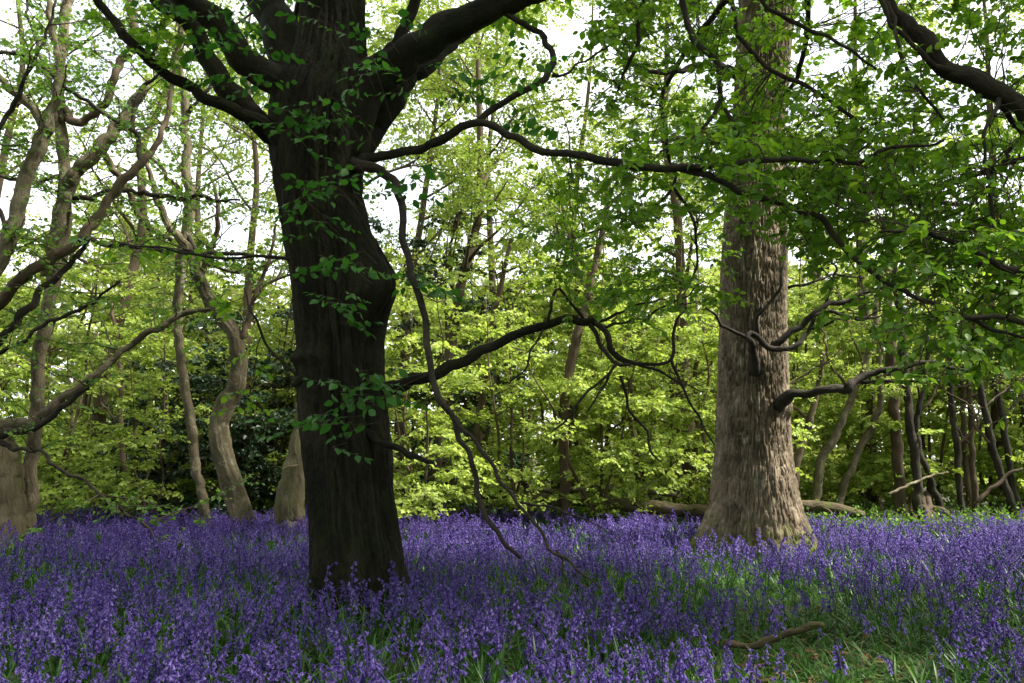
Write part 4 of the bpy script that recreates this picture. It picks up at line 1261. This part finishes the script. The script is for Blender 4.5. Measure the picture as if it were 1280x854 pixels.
# ------------------------------------------------------------------ bluebells, grass, undergrowth
def bell_geo(p, ax, size):
    """six-petalled bell hanging along ax: rings of six, flared tips"""
    ref = np.array([0.3, .7, .2])
    U = unit(np.cross(ax, ref))
    Wv = np.cross(ax, U)
    V, Q, T = [], [], []
    for t_, rr in ((0, .10), (.22, .26), (.72, .27), (1.0, .44)):
        for k in range(6):
            a = k * math.pi / 3
            V.append(p + size * (ax * t_ + rr * (math.cos(a) * U + math.sin(a) * Wv)))
    for k in range(6):
        a = (k + .5) * math.pi / 3
        V.append(p + size * (ax * .86 + .74 * (math.cos(a) * U + math.sin(a) * Wv)))
    for j in range(3):
        for k in range(6):
            Q.append([j * 6 + k, j * 6 + (k + 1) % 6, j * 6 + 6 + (k + 1) % 6, j * 6 + 6 + k])
    for k in range(6):
        T.append([18 + k, 18 + (k + 1) % 6, 24 + k])
    return np.array(V), np.array(Q), np.array(T)


def bluebell_meshes(i):
    rnd = random.Random(100 + i)
    h = rnd.uniform(.24, .37)
    mood = rnd.uniform(0, .65)
    young = rnd.random() < .3
    nod = rnd.uniform(.02, .085)
    pts = [(0, 0, -.03), (.004, 0, h * .4), (.012, 0, h * .75), (.012 + nod * .4, 0, h * .93), (.012 + nod, 0, h)]
    w = Wood()
    c, r = w.tube(pts, [.0032, .003, .0026, .002, .0012], 5, .03, 0)
    V, Q, T, tn = [], [], [], []
    n_ = 0
    w2 = Wood()
    top = c[c[:, 2] > h * .6]
    w2.tube(top, np.linspace(.0034, .0018, len(top)), 5, .03, 0)
    nb = rnd.randint(5, 12)
    for k in range(nb):
        f = k / (nb - 1)
        z = h * .66 + f * (h * .34)
        j = np.argmin(np.abs(c[:, 2] - z))
        az = rnd.uniform(-1.6, 1.6) if rnd.random() < .75 else rnd.uniform(0, 6.28)
        out_ = np.array([math.cos(az), math.sin(az), 0])
        ped = .016 * (1.15 - .6 * f)
        a = c[j] + out_ * ped + UP * .004
        ax = unit(out_ * rnd.uniform(.25, .7) + np.array([0, 0, -1]) * (1 - .35 * f) + np.array([rnd.uniform(-.2, .2), rnd.uniform(-.2, .2), 0]))
        sz = (.0165 if young else .020) * (1.1 - .35 * f) * rnd.uniform(.9, 1.1)
        v, q, t_ = bell_geo(a, ax, sz)
        V.append(v)
        Q.append(q + n_)
        T.append(t_ + n_)
        tint = mood + rnd.uniform(0, .4)
        tn.append(np.r_[np.full(12, tint * .8), np.full(12, tint), np.full(6, min(1, tint + .25))])
        n_ += len(v)
        w2.prisms(c[j][None], a[None] + ax[None] * .003, .0012, .001)
    v2 = np.vstack(w2.V)
    V.append(v2)
    Q.append(np.vstack(w2.Q) + n_)
    T.append(np.vstack(w2.T) + n_)
    tn.append(np.full(len(v2), .05))
    flower = make_mesh('flower_cluster', np.vstack(V), [np.vstack(Q), np.vstack(T)], M_BELL, {'tint': np.concatenate(tn)})
    Vw = np.vstack(w.V)
    stem = make_mesh('stem', Vw, [np.vstack(w.Q), np.vstack(w.T)], M_STEM, {'tint': np.clip(Vw[:, 2] / h, 0, 1)})
    return stem, flower


def blade_mesh(i, n_=8, L=(.16, .34), wd=.0055, lean=(.15, .9), name='leaf_tuft', mat=None, bright=False):
    rnd = np.random.default_rng(500 + i)
    V, Q, tn = [], [], []
    o = 0
    for k in range(n_):
        az = rnd.random() * 6.283
        d = np.array([math.cos(az), math.sin(az), 0])
        s = np.array([-d[1], d[0], 0])
        ln = rnd.uniform(*L)
        le = rnd.uniform(*lean)
        p = np.array([rnd.normal(0, .02), rnd.normal(0, .02), -.02])
        q = math.pi / 2 - le * .35
        tt = rnd.random() * .85 if not bright else rnd.uniform(.6, 1)
        for j in range(6):
            f = j / 5
            ww = wd * (math.sin(min(1, .35 + f * .5) * math.pi) ** .6 if f < 1 else .05) * rnd.uniform(.95, 1.05)
            up = np.array([0, 0, .25 * ww])
            V += [p - s * ww + up, p, p + s * ww + up]
            tn += [tt] * 3
            q -= le * .42
            p = p + (d * math.cos(q) + UP * math.sin(q)) * ln / 5
            if j < 5:
                b0 = o + j * 3
                Q += [[b0, b0 + 1, b0 + 4, b0 + 3], [b0 + 1, b0 + 2, b0 + 5, b0 + 4]]
        o += 18
    return make_mesh(name, np.array(V), [np.array(Q)], mat or M_GRASS, {'tint': np.array(tn)})


def scatter(name, label, cat, pts, rot, scl, idx, protos):
    """one uncountable mass: prototypes on points through geometry nodes"""
    lib = bpy.data.collections.new(name + '_library')
    for i, mm in enumerate(protos):
        for j, me in enumerate(mm):
            pass
        if len(mm) == 1:
            ob = bpy.data.objects.new('%s_%02d' % (name, i), mm[0])
        else:
            ob = bpy.data.objects.new('%s_%02d' % (name, i), join_meshes(mm))
        lib.objects.link(ob)
    me = bpy.data.meshes.new(name)
    me.vertices.add(len(pts))
    me.vertices.foreach_set('co', np.asarray(pts, np.float32).ravel())
    at = me.attributes.new('rot', 'FLOAT_VECTOR', 'POINT')
    at.data.foreach_set('vector', np.asarray(rot, np.float32).ravel())
    at = me.attributes.new('scl', 'FLOAT', 'POINT')
    at.data.foreach_set('value', np.asarray(scl, np.float32))
    at = me.attributes.new('pick', 'INT', 'POINT')
    at.data.foreach_set('value', np.asarray(idx, np.int32))
    o = link(name, me, None, 'stuff')
    tag(o, label, cat)
    ng = bpy.data.node_groups.new(name, 'GeometryNodeTree')
    ng.interface.new_socket('Geometry', in_out='INPUT', socket_type='NodeSocketGeometry')
    ng.interface.new_socket('Geometry', in_out='OUTPUT', socket_type='NodeSocketGeometry')
    N, Lk = ng.nodes, ng.links
    gi, go = N.new('NodeGroupInput'), N.new('NodeGroupOutput')
    ip = N.new('GeometryNodeInstanceOnPoints')
    ci = N.new('GeometryNodeCollectionInfo')
    ci.inputs['Collection'].default_value = lib
    ci.inputs['Separate Children'].default_value = True
    ci.inputs['Reset Children'].default_value = True

    def na(nm, ty):
        q = N.new('GeometryNodeInputNamedAttribute')
        q.data_type = ty
        q.inputs['Name'].default_value = nm
        return [s for s in q.outputs if s.enabled and s.name == 'Attribute'][0]
    Lk.new(gi.outputs[0], ip.inputs['Points'])
    Lk.new(ci.outputs[0], ip.inputs['Instance'])
    ip.inputs['Pick Instance'].default_value = True
    Lk.new(na('pick', 'INT'), ip.inputs['Instance Index'])
    Lk.new(na('rot', 'FLOAT_VECTOR'), ip.inputs['Rotation'])
    Lk.new(na('scl', 'FLOAT'), ip.inputs['Scale'])
    Lk.new(ip.outputs[0], go.inputs[0])
    md = o.modifiers.new('scatter', 'NODES')
    md.node_group = ng
    return o


def join_meshes(mm):
    import bmesh
    bm = bmesh.new()
    me = bpy.data.meshes.new('joined')
    off = 0
    for k, m_ in enumerate(mm):
        bm.from_mesh(m_)
        bm.faces.ensure_lookup_table()
        for f in bm.faces[off:]:
            f.material_index = k
            f.smooth = True
        off = len(bm.faces)
    bm.to_mesh(me)
    bm.free()
    for m_ in mm:
        me.materials.append(m_.materials[0])
    return me


TRUNKS = [(P(450, 766, DT)[:2], .36), (P(945, 695, DO)[:2], .62), (P(0, 690, 10.4)[:2], .33)]


def clearing(x, y):
    """1 in the trodden grassy gap in front of the oak"""
    g = 0 * x
    for cx, cy, rx, ry, am in ((1.5, 4.0, .5, .8, 1), (1.4, 4.7, .55, .6, 1), (1.85, 5.2, .75, .9, 1), (2.15, 6.6, .9, 1.0, .95), (2.1, 8.3, .55, 1.1, .8), (.3, 6.6, .7, .8, .7), (3.6, 6.0, .6, .6, .6), (-2.6, 6.4, .8, .7, .5)):
        g = np.maximum(g, am * np.exp(-(((x - cx) / rx) ** 2 + ((y - cy) / ry) ** 2) ** 1.5))
    return g


def field(n_, x0, x1, y0, y1):
    return np.c_[rng.uniform(x0, x1, n_), rng.uniform(y0, y1, n_)]


def off_trunks(xy):
    k = np.ones(len(xy), bool)
    for (c, r_) in TRUNKS:
        k &= np.hypot(xy[:, 0] - c[0], xy[:, 1] - c[1]) > r_
    return k


def build_carpet():
    bells = [bluebell_meshes(i) for i in range(12)]
    xy = field(72000, -15, 15, 1.6, 15.2)
    x, y = xy.T
    edge = 14.2 + .9 * (vnoise(x * .5 + 4, 2, 0) - .5) - 1.9 * np.clip((x - 3) / 1.5, 0, 1)
    dn = vnoise(x * 1.1 + 30, y * 1.1, 1) * .6 + vnoise(x * 3.4, y * 3.4 + 9, 2) * .5
    dens = np.clip((dn - .33) * 2.6, .05, 1) * np.clip(.68 + (y - 3) * .05, .68, .95) * (1 - .95 * clearing(x, y)) * (y < edge)
    dens *= np.where(np.abs(x) > 1.0 * y + 2.0, 0, 1)
    dens = np.maximum(dens, .62 * np.exp(-(((x + 1.35) / 1.5) ** 2 + ((y - 5.2) / 1.2) ** 2) ** 2))
    k = (rng.random(len(xy)) < dens) & off_trunks(xy)
    xy = xy[k]
    m = len(xy)
    pts = np.c_[xy, gz(xy[:, 0], xy[:, 1])]
    rot = np.c_[rng.normal(0, .2, m), rng.normal(0, .2, m), rng.uniform(0, 6.283, m)]
    scl = np.clip(rng.normal(.95, .17, m), .55, 1.35)
    idx = rng.integers(0, len(bells), m)
    # the flowers that show largest become things of their own
    q = to_px(pts + np.array([0, 0, .3]))
    inv = (q[:, 0] > 4) & (q[:, 0] < IMW - 4) & (q[:, 1] < IMH - 8) & (q[:, 2] > .4)
    order = np.argsort(np.where(inv, q[:, 2], 1e9))[:300]
    for i in order:
        st, fl = bells[idx[i]]
        e = thing('bluebell', pts[i], 'violet-blue bluebell on green stem in the near carpet', 'bluebell', 'bluebells of the near carpet')
        e.rotation_euler = [float(v) for v in rot[i]]
        e.scale = [float(scl[i])] * 3
        for nm, me in (('stem', st), ('flower_cluster', fl)):
            o = bpy.data.objects.new(nm, me)
            COL.objects.link(o)
            o.parent = e
    keep = np.ones(m, bool)
    keep[order] = False
    scatter('bluebell_carpet', 'dense violet-blue carpet of bluebells across the woodland floor', 'bluebells', pts[keep], rot[keep], scl[keep], idx[keep], bells)
    print('bluebells', m)

    # strap leaves
    tufts = [[blade_mesh(i)] for i in range(6)] + [[blade_mesh(20 + i, 11, (.16, .32), .006, (.5, 1.3), bright=True)] for i in range(4)]  # brighter tufts put the clearing's patches of light into the blade colour
    xy = field(30000, -15, 15, 1.4, 14.6)
    x, y = xy.T
    dn = vnoise(x * 1.3 + 3, y * 1.3, 4)
    kk = (rng.random(len(xy)) < np.clip(.45 + .5 * dn + .9 * clearing(x, y), 0, 1)) & (np.abs(x) < 1.0 * y + 2.0) & off_trunks(xy)
    xy = xy[kk]
    extra = field(5200, -3, 4.2, 3.2, 9.6)
    extra = extra[rng.random(len(extra)) < clearing(extra[:, 0], extra[:, 1])]
    xy = np.vstack([xy, extra])
    m = len(xy)
    pts = np.c_[xy, gz(xy[:, 0], xy[:, 1])]
    scatter('grass', 'arching green bluebell leaves and grass filling the gaps', 'grass', pts, np.c_[rng.normal(0, .1, (m, 2)), rng.uniform(0, 6.283, m)], rng.uniform(.7, 1.25, m) * (1 - .4 * clearing(xy[:, 0], xy[:, 1])), np.where(rng.random(m) < .1 + .75 * clearing(xy[:, 0], xy[:, 1]), rng.integers(6, 10, m), rng.integers(0, 6, m)), tufts)

    # leaf litter in the open gap
    lv = Leaves()
    xy = field(900, .9, 2.8, 3.4, 6.6)
    xy = xy[rng.random(len(xy)) < clearing(xy[:, 0], xy[:, 1])]
    m = len(xy)
    p = np.c_[xy, gz(xy[:, 0], xy[:, 1]) + .015 + rng.random(m) * .02]
    lv.add(p, np.c_[rng.normal(0, 1, (m, 2)), rng.normal(0, .15, m)], UP + rng.normal(0, .3, (m, 3)), rng.uniform(.04, .075, m), rng.random(m))
    o = lv.build('leaf_litter', M_DRYLEAF, None, big=True)
    tag(o, 'brown dead leaves scattered on the bare grassy gap', 'leaf litter')

    # undergrowth along the far edge of the carpet
    lv, w = Leaves(), Wood()
    A, B = [], []
    for q in range(2300):
        x = random.uniform(-14, 14)
        y = random.uniform(13.4, 17.5) if x < 3.8 else random.uniform(11.9, 16)
        dens_ = 1.0 if x > 3.5 else .8
        if random.random() > dens_:
            continue
        a = np.array([x, y, gz(x, y)])
        for s_ in range(3):
            d = unit(np.array([random.uniform(-1, 1), random.uniform(-1, 1), random.uniform(.5, 1.6)]))
            A.append(a)
            B.append(a + d * random.uniform(.2, .5))
    A, B = np.array(A), np.array(B)
    w.prisms(A, B, .004, .002)
    lv.on_twigs(A, B, 7, .075, (0, 1), .6, droop=.05)
    o = lv.build('undergrowth', M_LEAF_MID, None)
    tag(o, 'low leafy bramble and nettle undergrowth edging the bluebell carpet', 'undergrowth')
    w.build('bramble_stem', M_TWIG, o, 'stuff')


build_carpet()
